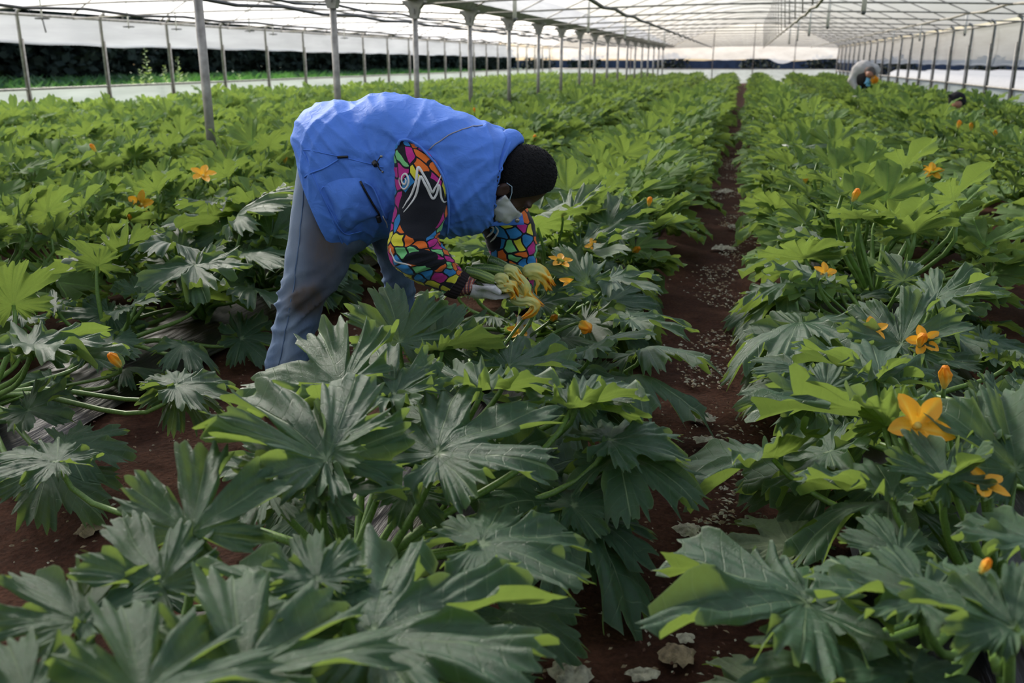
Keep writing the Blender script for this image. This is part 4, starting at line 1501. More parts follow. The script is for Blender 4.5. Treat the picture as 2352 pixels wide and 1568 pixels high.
def jeans_mat():
    m, nt = new_mat('worn_blue_denim')
    out = N(nt, 'ShaderNodeOutputMaterial'); b = N(nt, 'ShaderNodeBsdfPrincipled', i_Roughness=.85)
    b.inputs['Specular IOR Level'].default_value = .2
    tc = N(nt, 'ShaderNodeTexCoord'); at = N(nt, 'ShaderNodeAttribute', attribute_name='dirt'); af = N(nt, 'ShaderNodeAttribute', attribute_name='pale_band')
    mp = N(nt, 'ShaderNodeMapping'); mp.inputs['Scale'].default_value = (1, 1, .35); L(nt, tc.outputs['Object'], mp.inputs[0])
    n1 = N(nt, 'ShaderNodeTexNoise', i_Scale=28.0, i_Detail=8.0, i_Roughness=.7); n2 = N(nt, 'ShaderNodeTexNoise', i_Scale=420.0, i_Detail=2.0)
    L(nt, mp.outputs[0], n1.inputs['Vector']); L(nt, mp.outputs[0], n2.inputs['Vector'])
    c = ramp(nt, n1.outputs[0], [(.3, (.075, .12, .21)), (.55, (.12, .18, .29)), (.75, (.20, .27, .38))])
    c = mix_c(nt, math_n(nt, 'MULTIPLY', af.outputs['Fac'], .6), c, (.34, .41, .50))
    c = mix_c(nt, math_n(nt, 'MULTIPLY', at.outputs['Fac'], math_n(nt, 'ADD', n1.outputs[0], .45)), c, (.105, .085, .075))
    L(nt, c, b.inputs['Base Color'])
    bp = N(nt, 'ShaderNodeBump', i_Strength=.4, i_Distance=.004)
    L(nt, math_n(nt, 'ADD', n1.outputs[0], math_n(nt, 'MULTIPLY', n2.outputs[0], .25)), bp.inputs['Height']); L(nt, bp.outputs[0], b.inputs['Normal'])
    L(nt, b.outputs[0], out.inputs[0])
    return m
M['jeans'] = jeans_mat()

def mosaic_mat():
    m, nt = new_mat('multicolour_mosaic_fleece')
    out = N(nt, 'ShaderNodeOutputMaterial'); b = N(nt, 'ShaderNodeBsdfPrincipled', i_Roughness=.9)
    b.inputs['Specular IOR Level'].default_value = .2; b.inputs['Sheen Weight'].default_value = .15
    at = N(nt, 'ShaderNodeAttribute', attribute_name='cloth')
    tc = N(nt, 'ShaderNodeTexCoord')
    sep = N(nt, 'ShaderNodeSeparateColor'); L(nt, at.outputs['Color'], sep.inputs[0])
    cmb = N(nt, 'ShaderNodeCombineXYZ'); L(nt, sep.outputs[0], cmb.inputs[0]); L(nt, sep.outputs[1], cmb.inputs[1])
    nz = N(nt, 'ShaderNodeTexNoise', i_Scale=16.0, i_Detail=1.0); L(nt, cmb.outputs[0], nz.inputs['Vector'])
    add = N(nt, 'ShaderNodeMix', data_type='RGBA', blend_type='LINEAR_LIGHT'); add.inputs[0].default_value = .018
    L(nt, cmb.outputs[0], add.inputs[6]); L(nt, nz.outputs['Color'], add.inputs[7])
    v1 = N(nt, 'ShaderNodeTexVoronoi', voronoi_dimensions='2D', i_Scale=25.0, i_Randomness=.9)
    v2 = N(nt, 'ShaderNodeTexVoronoi', voronoi_dimensions='2D', feature='DISTANCE_TO_EDGE', i_Scale=25.0, i_Randomness=.9)
    L(nt, add.outputs[2], v1.inputs['Vector']); L(nt, add.outputs[2], v2.inputs['Vector'])
    sc = N(nt, 'ShaderNodeSeparateColor'); L(nt, v1.outputs['Color'], sc.inputs[0])
    blk = (.012, .013, .018)
    c = ramp(nt, sc.outputs[0], [(0, (.52, .03, .24)), (.20, (.035, .22, .50)), (.42, (.75, .16, .025)), (.60, (.72, .66, .05)), (.78, (.20, .58, .22)), (.90, blk)], 'CONSTANT')
    gap = math_n(nt, 'GREATER_THAN', v2.outputs[0], .075)
    nb = N(nt, 'ShaderNodeTexNoise', i_Scale=30.0); L(nt, cmb.outputs[0], nb.inputs['Vector'])
    zone = math_n(nt, 'LESS_THAN', math_n(nt, 'ADD', sep.outputs[2], math_n(nt, 'MULTIPLY', math_n(nt, 'SUBTRACT', sc.outputs[1], .5), .35)), .5)
    c = mix_c(nt, math_n(nt, 'MULTIPLY', gap, zone), blk, c)
    L(nt, c, b.inputs['Base Color'])
    n2 = N(nt, 'ShaderNodeTexNoise', i_Scale=350.0, i_Detail=3.0); L(nt, tc.outputs['Object'], n2.inputs['Vector'])
    bp = N(nt, 'ShaderNodeBump', i_Strength=.35, i_Distance=.004); L(nt, n2.outputs[0], bp.inputs['Height']); L(nt, bp.outputs[0], b.inputs['Normal'])
    L(nt, b.outputs[0], out.inputs[0])
    return m
M['mosaic'] = mosaic_mat()

def plaid_mat():
    m, nt = new_mat('orange_plaid_cotton')
    out = N(nt, 'ShaderNodeOutputMaterial'); b = N(nt, 'ShaderNodeBsdfPrincipled', i_Roughness=.85)
    tc = N(nt, 'ShaderNodeTexCoord')
    w1 = N(nt, 'ShaderNodeTexWave', bands_direction='X', i_Scale=28.0); w2 = N(nt, 'ShaderNodeTexWave', bands_direction='Z', i_Scale=34.0)
    L(nt, tc.outputs['Object'], w1.inputs[0]); L(nt, tc.outputs['Object'], w2.inputs[0])
    c = ramp(nt, w1.outputs[0], [(0, (.035, .04, .07)), (.3, (.34, .06, .03)), (.8, (.42, .09, .04)), (.95, (.5, .36, .28))])
    c = mix_c(nt, math_n(nt, 'MULTIPLY', w2.outputs[0], .5), c, (.05, .03, .05))
    L(nt, c, b.inputs['Base Color']); L(nt, b.outputs[0], out.inputs[0])
    return m
M['plaid'] = plaid_mat()

def J(px, py, D): return rdz(at_depth(px, py, D))

# --- the man bending over the near row: body
HC = np.array(J(1188, 412, 3.20))
ua, fa, sa = np.array((.925, 0, .38)), np.array((.38, 0, -.925)), np.array((0, 1., 0))
tilt = .10    # head turned a little so that the crown leans away from the camera
fa = fa*math.cos(tilt)+sa*math.sin(tilt); fa /= np.linalg.norm(fa); sa = np.cross(ua, fa); sa /= np.linalg.norm(sa)
if sa[1] < 0: sa = -sa
def H(u, f, s=0.0): return HC+ua*u+fa*f+sa*s
def head_sdf(S, k=.02):
    ax = (ua, fa, sa)
    S.ell(H(.012, 0), ax, (.116, .098, .077), k)
    S.ell(H(-.062, .032), ax, (.066, .064, .056), .03)          # jaw and cheeks
    S.ell(H(-.112, .062), ax, (.020, .028, .026), .025)         # chin
    S.cone(H(-.005, .092), H(-.046, .104), .012, .016, .014)      # nose
    for s in (-1, 1):
        S.ell(H(-.050, .096, s*.014), ax, (.010, .012, .010), .01)   # nostril wings
        S.ell(H(.004, .086, s*.034), ax, (.012, .018, .030), .012)   # brow
        S.ell(H(-.018, .096, s*.034), ax, (.012, .014, .017), .010, sub=True)   # eye hollow
        S.ell(H(-.018, .080, s*.034), ax, (.012, .012, .014), .006)  # lid
        S.ell(H(-.050, .072, s*.040), ax, (.022, .02, .02), .02)     # cheek bone
        S.ell(H(-.056, -.004, s*.080), ax, (.034, .022, .011), .008)  # ear
        S.ell(H(-.050, .000, s*.092), ax, (.020, .011, .008), .006, sub=True)
    S.ell(H(-.078, .098), ax, (.007, .012, .022), .008)        # lips
    S.ell(H(-.090, .096), ax, (.008, .012, .020), .008)
    return S
S = SDF((-.98, 2.78, -.02), (.24, 3.66, 1.30), .0068)
hipN, hipF = J(775, 425, 3.17), J(868, 440, 3.35)
S.cone(hipN, hipF, .08, .065, 0)
S.cone(J(800, 410, 3.26), J(890, 385, 3.25), .11, .13, .05)
S.cone(J(880, 380, 3.25), J(1010, 390, 3.24), .13, .14, .06)
S.cone(J(1000, 400, 3.08), J(1040, 400, 3.40), .07, .07, .06)
S.cone(J(1060, 395, 3.23), H(-.055, -.035), .062, .055, .05)
for (hp, kn, an, to) in ((hipN, J(706, 690, 3.10), J(652, 925, 3.06), J(690, 955, 3.02)), (hipF, J(916, 660, 3.41), J(892, 862, 3.47), J(930, 885, 3.44))):
    S.cone(hp, kn, .060, .034, .02); S.cone(kn, an, .034, .030, .01); S.cone(an, to, .036, .03, .03)
for (sh, el, wr) in ((J(968, 400, 3.06), J(950, 575, 2.97), J(1076, 660, 3.03)), (J(1040, 400, 3.42), J(1180, 585, 3.42), J(1196, 705, 3.36))):
    S.cone(sh, el, .055, .042, .04); S.cone(el, wr, .040, .026, .03)
S.cone(J(1078, 662, 3.03), J(1112, 672, 3.06), .018, .020, .02)
S.cone(J(1196, 705, 3.36), J(1208, 745, 3.34), .018, .020, .02)
head_sdf(S)
V, Q = S.mesh()
man = mesh_obj('person', V, Q, M['skin'])
org = at_depth(760, 900, 3.25); org.z = 0
man.data.transform(Matrix.Translation(-org)); man.location = org
tag(man, 'man in blue padded vest, patterned sleeves and jeans, bending over to hold picked zucchini', 'person')
for s in (-1, 1):
    g = Geo(); p = H(-.018, .080, s*.033); c = RT*p[0]+FW*p[1]+UP*p[2]
    bm = bmesh.new(); bmesh.ops.create_uvsphere(bm, u_segments=16, v_segments=10, radius=.0125)
    g.add([c+v.co for v in bm.verts], [tuple(v.index for v in f.verts) for f in bm.faces]); bm.free()
    local_to(g.build('eye', M['eye']), man)

# hair
S2 = SDF(HC-np.array((.17, .13, .16)), HC+np.array((.17, .13, .16)), .0036)
S2.ell(H(.014, -.002), (ua, fa, sa), (.129, .110, .090), 0)
px_, py_, pz_ = S2.X-HC[0], S2.Y-HC[1], S2.Z-HC[2]
cu = px_*ua[0]+py_*ua[1]+pz_*ua[2]; cf = px_*fa[0]+py_*fa[1]+pz_*fa[2]; cs = px_*sa[0]+py_*sa[1]+pz_*sa[2]
kk = 2*PI/.0125
curl = (np.sin(kk*S2.X+3*np.sin(60*S2.Y))*np.sin(kk*S2.Y+3*np.sin(70*S2.Z))*np.sin(kk*S2.Z+2.5*np.sin(65*S2.X)))
curl2 = np.sin(2.1*kk*S2.X+S2.Y*90)*np.sin(2.3*kk*S2.Z+S2.X*120)
S2.F = S2.F-.0028*curl-.0014*curl2
line1 = -(cu+.050-.55*np.clip(cf+.02, -.05, .1)*-1*0-.10*cf)               # lower edge: nape, ear, temple
line2 = cf-.050-.28*np.clip(cu, -.05, .2)                                 # hairline over the forehead
S2.F = np.maximum(np.maximum(S2.F, line1), line2)
V, Q = S2.mesh()
local_to(mesh_obj('hair', V, Q, M['hair']), man)

# face mask: follows the face, gathered at the chin
S3 = SDF(HC-np.array((.19, .13, .17)), HC+np.array((.17, .13, .16)), .0040)
head_sdf(S3, .03)
px_, py_, pz_ = S3.X-HC[0], S3.Y-HC[1], S3.Z-HC[2]
cu = px_*ua[0]+py_*ua[1]+pz_*ua[2]; cf = px_*fa[0]+py_*fa[1]+pz_*fa[2]; cs = px_*sa[0]+py_*sa[1]+pz_*sa[2]
face = np.minimum(S3.F, S3.F)
hull = (np.sqrt(((cu+.085)/.062)**2+((cf-.042)/.070)**2+(cs/.066)**2)-1)*.062
face = SDF.smin(face, hull, .02)
shell = np.maximum(face-.010-.0010*np.sin(cu*130+cs*40+3*np.sin(cf*60)), -(face+.002))
reg = np.maximum(cu+.046-.22*(cf-.05), -(cf-.012+.30*(cu+.05)))
reg = np.maximum(reg, -(cu+.150))
S3.F = np.maximum(shell, reg).astype(np.float32)
V, Q = S3.mesh()
mask = local_to(mesh_obj('face_mask', V, Q, M['mask']), man)
def W(h): return RT*h[0]+FW*h[1]+UP*h[2]
g = Geo()
for s in (-1, 1):
    g.tube([W(H(-.052, .050, s*.066)), W(H(-.044, .034, s*.080)), W(H(-.030, .016, s*.088)), W(H(-.022, -.004, s*.089)), W(H(-.034, -.022, s*.086))], .0016, 5)
    g.tube([W(H(-.118, .020, s*.056)), W(H(-.104, .002, s*.070)), W(H(-.085, -.012, s*.082)), W(H(-.06, -.024, s*.084))], .0016, 5)
local_to(g.build('ear_loop', M['strap']), man)
bpy.data.objects['ear_loop'].parent = mask
bpy.data.objects['ear_loop'].location = (0, 0, 0)

# jeans, one leg each
def leg_attrs(lf):
    d, f = [], []
    for row in lf.pr:
        for (x, y) in row:
            a = math.exp(-(((x-745)/55)**2+((y-560)/110)**2))+1.5*math.exp(-(((x-702)/40)**2+((y-690)/34)**2))
            d.append(min(1, a)); f.append(math.exp(-(((x-668-(680-y)*.08)/26)**2))*.8)  # second mask: paler band down the left edge of the near leg
    return {'dirt': d, 'pale_band': f}
def leg_disp(c, s):
    def fn(u, th, p):
        q = project(p)
        k = math.exp(-((q[1]-700)/70)**2)
        k2 = math.exp(-((q[1]-840)/60)**2)
        a = noise.noise(Vector((p.x*7+s, p.y*7, p.z*12)))
        b = noise.noise(Vector((p.x*14, p.y*14+s, p.z*60+p.x*20)))
        b = 1-2*abs(noise.noise(Vector((p.dot(RT)*10+s, p.y*8, p.z*22-p.dot(RT)*16))))
        return .005*a+(.015*k+.004*k2+.0015)*b*abs(b)+.002*noise.noise(p*24)-.004*k
    return fn
near_leg = [(700,320,870,470,3.20,.11), (686,375,845,560,3.17,.112), (673,465,810,590,3.15,.108), (664,540,796,622,3.13,.10), (655,600,772,655,3.12,.092), (643,675,742,708,3.11,.082),
            (631,735,724,765,3.10,.076), (620,800,710,820,3.08,.071), (611,860,697,872,3.07,.068), (603,925,688,938,3.06,.068)]
far_leg = [(800,420,905,480,3.34,.11), (842,520,925,552,3.37,.095), (868,592,944,612,3.40,.084), (882,655,950,682,3.42,.075), (882,725,940,748,3.44,.068), (874,785,925,798,3.46,.064), (866,855,916,866,3.47,.064)]
LN = Loft(near_leg, 2.1, leg_disp(700, 0)); LF = Loft(far_leg, 2.1, leg_disp(690, 5))
jn = LN.build('jeans_leg', M['jeans'], man, 90, 48, attrs=leg_attrs, thick=.003)
jf = LF.build('jeans_leg', M['jeans'], man, 70, 40, attrs=leg_attrs, thick=.003)
LN.line([(703, 360), (697, 440), (690, 520), (682, 600), (668, 690), (655, 760), (640, 840)], .0022, 'side_seam', M['jeans'], jn, .001)
bpy.data.objects['side_seam'].location = (0, 0, 0)

# the vest
def vest_disp(u, th, p):
    w = noise.noise(p*4.0)*.5
    a = 1-2*abs(noise.noise(Vector((u*17+w+1.2*math.cos(th), th*1.1, 3.1))))
    b = 1-2*abs(noise.noise(Vector((u*8-math.cos(th)*3.2+w, th*.8, 9.7))))
    c = noise.noise(p*7)
    e = min(1, u*14)*min(1, (1-u)*9)
    # creases fanning out from the top of the armhole and from the waist cord
    cr = 0
    if math.sin(th) < .2:
        q = project(p)
        for cx, cy, rr, am in ((925, 335, 120, .011), (868, 376, 75, .007), (1020, 520, 90, .008)):
            dx, dy = q[0]-cx, q[1]-cy; r2 = math.hypot(dx, dy)+1e-6
            k = 1-2*abs(noise.noise(Vector((2.2*dx/r2, 2.2*dy/r2, cx*.1+r2*.004))))
            cr += am*max(0, k)**3*math.exp(-(r2/rr)**2)*min(1, r2/25)
    # pulled in by the drawcord at the waist
    wst = -.012*math.exp(-((u-.34)/.03)**2)
    return (cr+.0062*a*abs(a)+.008*b*abs(b)+.008*c+wst-.016*math.exp(-((u-.835-.02*math.cos(th))/.012)**2))*e
vest_st = [(692,338,798,587,3.24,.215), (684,300,838,562,3.24,.22), (699,260,872,545,3.24,.222), (745,239,905,532,3.24,.222), (808,227,942,534,3.24,.218), (870,222,978,538,3.24,.222),
           (935,226,1012,542,3.24,.232), (1000,242,1052,536,3.24,.238), (1060,263,1090,526,3.24,.225), (1120,285,1122,514,3.23,.19), (1166,304,1138,506,3.23,.15), (1188,322,1128,508,3.22,.118), (1194,334,1122,510,3.22,.108)]
VS = Loft(vest_st, 2.35, vest_disp, shear=lambda u: .05*max(0, (u-.72)/.28)**1.5)
vest = VS.build('vest', [M['vest'], M['vest_dark']], man, 170, 170, thick=.008)
vest.modifiers['thick'].material_offset = 1; vest.modifiers['thick'].material_offset_rim = 0
def sub(o):            # children of the vest: its frame is the man's frame
    return o
# standing collar with a rolled edge
col_st = [(1166,300,1116,516,3.225,.135), (1184,308,1112,520,3.22,.125), (1196,322,1118,516,3.22,.116), (1193,332,1124,505,3.22,.108)]
def col_disp(u, th, p): return .004+.006*math.sin(u*PI)+.005*(1-2*abs(noise.noise(p*14)))
CL = Loft(col_st, 2.2, col_disp, shear=lambda u: .05)
CL.build('collar', [M['vest'], M['vest_dark']], vest, 16, 80, thick=.007)
c_ = [o for o in vest.children if o.name.startswith('collar')][0]
c_.modifiers['thick'].material_offset = 1; c_.modifiers['thick'].material_offset_rim = 1
g = Geo(); g.tube([CL.pt(1.0, PI+.1+(PI-.2)*i/24, .001) for i in range(25)], .0055, 8)
local_to(g.build('collar_lining', M['vest_dark']), man).parent = vest
VS.line([(985, 345), (1020, 318), (1060, 298), (1108, 288)], .0021, 'piping', M['piping'], vest, .001)
VS.line([(697, 345), (735, 350), (775, 358), (830, 372), (880, 385)], .0016, 'seam', M['vest'], vest, .001)
VS.line([(700, 408), (740, 388), (785, 362), (800, 358)], .0026, 'pocket_flap', M['vest'], vest, .001)
VS.line([(776, 361), (800, 360)], .0045, 'pocket_slit', M['black_fit'], vest, .004)
pk = VS.patch([(742, 428), (826, 408), (872, 500), (790, 538)], 'pocket', M['vest'], vest, 16, 16, .008, .016)
VS.line([(744, 428), (740, 445), (765, 495), (792, 535), (830, 528)], .0018, 'seam', M['vest'], vest, .005)
VS.line([(828, 415), (850, 455), (872, 490)], .0036, 'pocket_slit', M['black_fit'], vest, .008)
VS.line([(838, 418), (858, 432), (875, 470), (890, 500)], .0034, 'pocket_flap', M['vest'], vest, .008)
VS.line([(880, 490), (888, 505), (890, 515)], .0018, 'zip_cord', M['white_plastic'], vest, .014, taper=False)
VS.line([(868, 492), (872, 505)], .008, 'zip_pull', M['black_fit'], vest, .010)
VS.line([(860, 372), (866, 378)], .010, 'cord_toggle', M['black_fit'], vest, .014)
VS.line([(876, 360), (868, 372), (872, 386), (878, 392)], .0018, 'draw_cord', M['black_fit'], vest, .012)
for (x, y) in ((877, 359), (879, 394), (802, 572)):
    VS.line([(x-1.5, y), (x+1.5, y)], .0042, 'snap_button', M['snap'], vest, .006)
VS.line([(697, 348), (722, 410), (748, 470), (780, 545), (797, 582)], .0026, 'hem', M['vest'], vest, .0)
# armhole binding around the near sleeve
VS.line([(916, 335), (922, 324), (940, 324), (962, 336), (985, 358), (1006, 384), (1022, 418), (1029, 455), (1030, 500), (1026, 532)], .0044, 'armhole_binding', M['vest'], vest, .012)
# open front flap with snaps hanging below the collar
fl = Geo()
A = [at_depth(x, y, d) for x, y, d in ((1000, 540, 3.12), (1060, 533, 3.13), (1120, 520, 3.15), (1168, 517, 3.17), (1204, 516, 3.18))]
B = [at_depth(x, y, d) for x, y, d in ((1004, 512, 3.14), (1060, 506, 3.15), (1120, 496, 3.17), (1165, 490, 3.19), (1200, 492, 3.20))]
V_, F_ = [], []
for off in (0, .006):
    for k in range(5):
        for t in (0, .5, 1):
            q = A[k]*(1-t)+B[k]*t; V_.append(q+FW*(off-.004*math.sin(t*PI)))
for s in (0, 15):
    for k in range(4):
        for t in range(2):
            a = s+k*3+t; F_.append((a, a+3, a+4, a+1) if s == 0 else (a, a+1, a+4, a+3))
for k in range(4):
    F_.append((k*3, 15+k*3, 15+k*3+3, k*3+3)); F_.append((k*3+2, k*3+5, 15+k*3+5, 15+k*3+2))
F_.append((12, 27, 28, 13)); F_.append((13, 28, 29, 14)); F_.append((0, 1, 16, 15)); F_.append((1, 2, 17, 16))
local_to(mesh_obj('front_flap', V_, F_, M['vest']), man).parent = vest
for (x, y) in ((1148, 506), (1188, 506)):
    g = Geo(); c = at_depth(x, y, 3.160)
    g.tube([c+FW*.006, c, c-FW*.003], [.0085, .0085, .005], 12)
    local_to(g.build('snap_button', M['snap']), man).parent = vest

# sleeves
def sleeve_attrs(lf):
    m, n = lf.m, lf.n; out = []
    for i in range(m):
        for k in range(n):
            x, y = lf.pr[i][k]
            th = 2*PI*k/n
            # broad black area across the upper arm
            a = math.exp(-(((x-968-(475-y)*.15)/56)**2+((y-475)/78)**2)**2)*1.1+.9*math.exp(-(((x-1128)/28)**2+((y-555)/40)**2))
            a = max(a, .9*math.exp(-(((x-960)/46)**2+((y-590)/22)**2)))
            out.append((lf.len*i/(m-1), .085*(th-PI*.1), a, 1))
    return {'cloth': out}
def sl_disp(cx, cy):
    def fn(u, th, p):
        q = project(p); k = math.exp(-(((q[0]-cx)/45)**2+((q[1]-cy)/38)**2))
        r = 1-2*abs(noise.noise(Vector((u*16, th*1.0, 2.2))))
        return .005*noise.noise(p*12)+(.004+.010*k)*r
    return fn
SL = Loft([(912,318,958,326,3.06,.05), (904,352,998,352,3.05,.070), (908,410,1030,405,3.035,.085), (910,465,1031,475,3.02,.085), (898,517,1012,525,2.99,.082), (893,560,1006,548,2.965,.08),
           (903,602,1016,570,2.96,.075), (940,632,1036,591,2.97,.066), (985,656,1050,608,2.995,.056), (1024,673,1060,622,3.015,.046)], 2.1, sl_disp(960, 600))
SL.len = .52
slv = SL.build('sleeve', M['mosaic'], man, 90, 72, attrs=sleeve_attrs, thick=.004)
SF = Loft([(1060,440,1180,420,3.44,.09), (1095,490,1205,470,3.44,.09), (1108,528,1226,515,3.43,.088), (1120,565,1232,556,3.42,.084), (1136,600,1231,600,3.41,.078), (1150,632,1224,640,3.395,.068), (1170,672,1220,682,3.375,.055), (1182,700,1216,708,3.36,.046)], 2.1, sl_disp(1180, 600))
SF.len = .45
slf = SF.build('sleeve', M['mosaic'], man, 70, 56, attrs=sleeve_attrs, thick=.004)
for lf, st, rt in ((0, [(1020,674,1057,620,3.014,.045), (1034,680,1066,626,3.02,.043), (1048,683,1077,634,3.025,.039)], slv), (1, [(1178,696,1219,704,3.362,.046), (1182,716,1217,722,3.352,.042)], slf)):
    cf_ = Loft(st, 2.0, lambda u, th, p: .0015*math.sin(th*26)+.003)
    cf_.build('cuff', M['rib'], rt, 10, 104, thick=.004)
for st, rt in (([(1046,681,1072,634,3.024,.034), (1062,679,1084,640,3.03,.031), (1070,676,1090,646,3.035,.030)], slv), ([(1184,712,1214,716,3.352,.036), (1187,726,1211,729,3.345,.033)], slf)):
    cf_ = Loft(st, 2.0, lambda u, th, p: .003*math.sin(th*3)+.003*u)
    cf_.build('shirt_cuff', M['plaid'], rt, 8, 40, thick=.003)
# white line drawing printed on the upper arm: a spiral, zigzags and tails
def pl(pts, r=.0048): SL.ribbon(pts, r*.85, 'printed_line', M['white_print'], slv, .0012, 6, True)
sp = []
for i in range(26):
    t = i/25; a = -1.6+t*3.6*PI; rr = 3+17*t
    sp.append((929+rr*.62*math.cos(a), 414+rr*1.15*math.sin(a)))
pl(sp, .0040)
pl([(925, 478), (940, 455), (953, 425), (960, 384), (975, 405), (992, 440), (1000, 430), (1013, 400)], .0048)
pl([(927, 487), (945, 465), (958, 440), (965, 405), (978, 425), (993, 455), (1003, 445), (1008, 425), (1014, 455), (1020, 464), (1026, 462)], .0048)
pl([(1014, 402), (1020, 420), (1024, 445)], .0040)
pl([(897, 570), (903, 590), (920, 604), (945, 610)], .0042)
SF.ribbon([(1124, 518), (1133, 524), (1128, 536), (1118, 545)], .0036, 'printed_line', M['white_print'], slf, .0012, 6, True)
SF.ribbon([(1138, 520), (1144, 530), (1136, 545), (1126, 556)], .0036, 'printed_line', M['white_print'], slf, .0012, 6, True)

# gloves: palm, four unequal fingers, thumb
def glove(palm, fingers, thumb, lo, hi, name):
    G = SDF(lo, hi, .0030)
    G.F += 9
    for a, b, r1, r2 in palm: G.cone(a, b, r1, r2, .014)
    for ch in fingers+[thumb]:
        for i in range(len(ch)-1): G.cone(ch[i][:3], ch[i+1][:3], ch[i][3], ch[i+1][3], .005)
    # stretched latex: fine cross creases
    G.F = G.F-.0007*np.sin(G.X*900+G.Z*300)*np.sin(G.Y*120)
    V, Q = G.mesh()
    return local_to(mesh_obj(name, V, Q, M['glove']), man)
def jr(x, y, D, r): return (*J(x, y, D), r)
w0 = np.array(J(1078, 662, 3.035))
glove([(J(1068, 661, 3.03), J(1090, 664, 3.04), .026, .027), (J(1092, 662, 3.03), J(1118, 672, 3.045), .025, .018), (J(1092, 668, 3.06), J(1120, 676, 3.08), .022, .017), (J(1095, 672, 3.045), J(1122, 678, 3.06), .018, .014)],
      [[jr(1116, 676, 3.035, .0125), jr(1136, 683, 3.035, .0112), jr(1154, 683, 3.045, .0102), jr(1168, 678, 3.06, .009)],
       [jr(1118, 677, 3.055, .0125), jr(1140, 685, 3.058, .0114), jr(1160, 685, 3.07, .0104), jr(1174, 678, 3.085, .009)],
       [jr(1118, 677, 3.076, .012), jr(1138, 684, 3.082, .011), jr(1156, 684, 3.095, .010), jr(1170, 676, 3.108, .0088)],
       [jr(1116, 675, 3.096, .011), jr(1132, 681, 3.104, .010), jr(1146, 681, 3.115, .009), jr(1156, 674, 3.125, .008)]],
      [jr(1094, 658, 3.02, .019), jr(1112, 655, 3.005, .0155), jr(1130, 661, 3.000, .0138), jr(1145, 671, 3.004, .0112)],
      np.array(J(1060, 700, 2.96)), np.array(J(1190, 630, 3.16)), 'glove')
glove([(J(1198, 712, 3.352), J(1206, 738, 3.34), .024, .026), (J(1204, 732, 3.36), J(1211, 752, 3.35), .02, .017)],
      [[jr(1202, 748, 3.31, .0105), jr(1206, 765, 3.305, .010), jr(1214, 778, 3.305, .009)], [jr(1208, 751, 3.328, .0105), jr(1213, 770, 3.325, .010), jr(1222, 783, 3.325, .009)],
       [jr(1212, 750, 3.346, .0105), jr(1218, 768, 3.344, .0095), jr(1227, 780, 3.344, .0085)], [jr(1214, 746, 3.364, .0095), jr(1220, 760, 3.364, .009), jr(1229, 770, 3.364, .008)]],
      [jr(1197, 728, 3.32, .014), jr(1194, 745, 3.30, .012), jr(1200, 758, 3.295, .010)],
      np.array(J(1160, 800, 3.26)), np.array(J(1250, 690, 3.42)), 'glove')

# shoes
for (an, to) in (((650, 935, 3.06), (700, 968, 3.00)), ((890, 862, 3.47), (934, 892, 3.43))):
    a, b = np.array(J(*an)), np.array(J(*to)); a[2] = .075; b[2] = .045
    G = SDF(np.minimum(a, b)-np.array((.10, .09, .09)), np.maximum(a, b)+np.array((.13, .09, .09)), .006)
    G.cone(a+np.array((-.035, 0, -.02)), b, .050, .042, .02); G.cone(b, b+np.array((.045, -.01, -.006)), .042, .034, .02); G.cone(a, a+np.array((0, 0, .04)), .048, .046, .03)
    G.F = np.maximum(G.F, -(G.Z-.004)).astype(np.float32)
    V, Q = G.mesh(); local_to(mesh_obj('shoe', V, Q, M['shoe']), man)

# --- the picked zucchini in his hands, each with its flower
def zuc_mat():
    m, nt = new_mat('zucchini_skin')
    out = N(nt, 'ShaderNodeOutputMaterial'); b = N(nt, 'ShaderNodeBsdfPrincipled', i_Roughness=.35)
    at = N(nt, 'ShaderNodeAttribute', attribute_name='stripe'); tc = N(nt, 'ShaderNodeTexCoord')
    v = N(nt, 'ShaderNodeTexNoise', i_Scale=330.0, i_Detail=1.0); L(nt, tc.outputs['Object'], v.inputs['Vector'])
    sp = N(nt, 'ShaderNodeMapRange', i_From_Min=.60, i_From_Max=.68); L(nt, v.outputs[0], sp.inputs[0])
    c = ramp(nt, at.outputs['Fac'], [(.2, (.030, .075, .014)), (.55, (.085, .16, .03)), (.85, (.26, .36, .08))])
    c = mix_c(nt, math_n(nt, 'MULTIPLY', sp.outputs[0], .45), c, (.34, .42, .16))
    L(nt, c, b.inputs['Base Color']); L(nt, b.outputs[0], out.inputs[0])
    return m
M['zuc'] = zuc_mat()
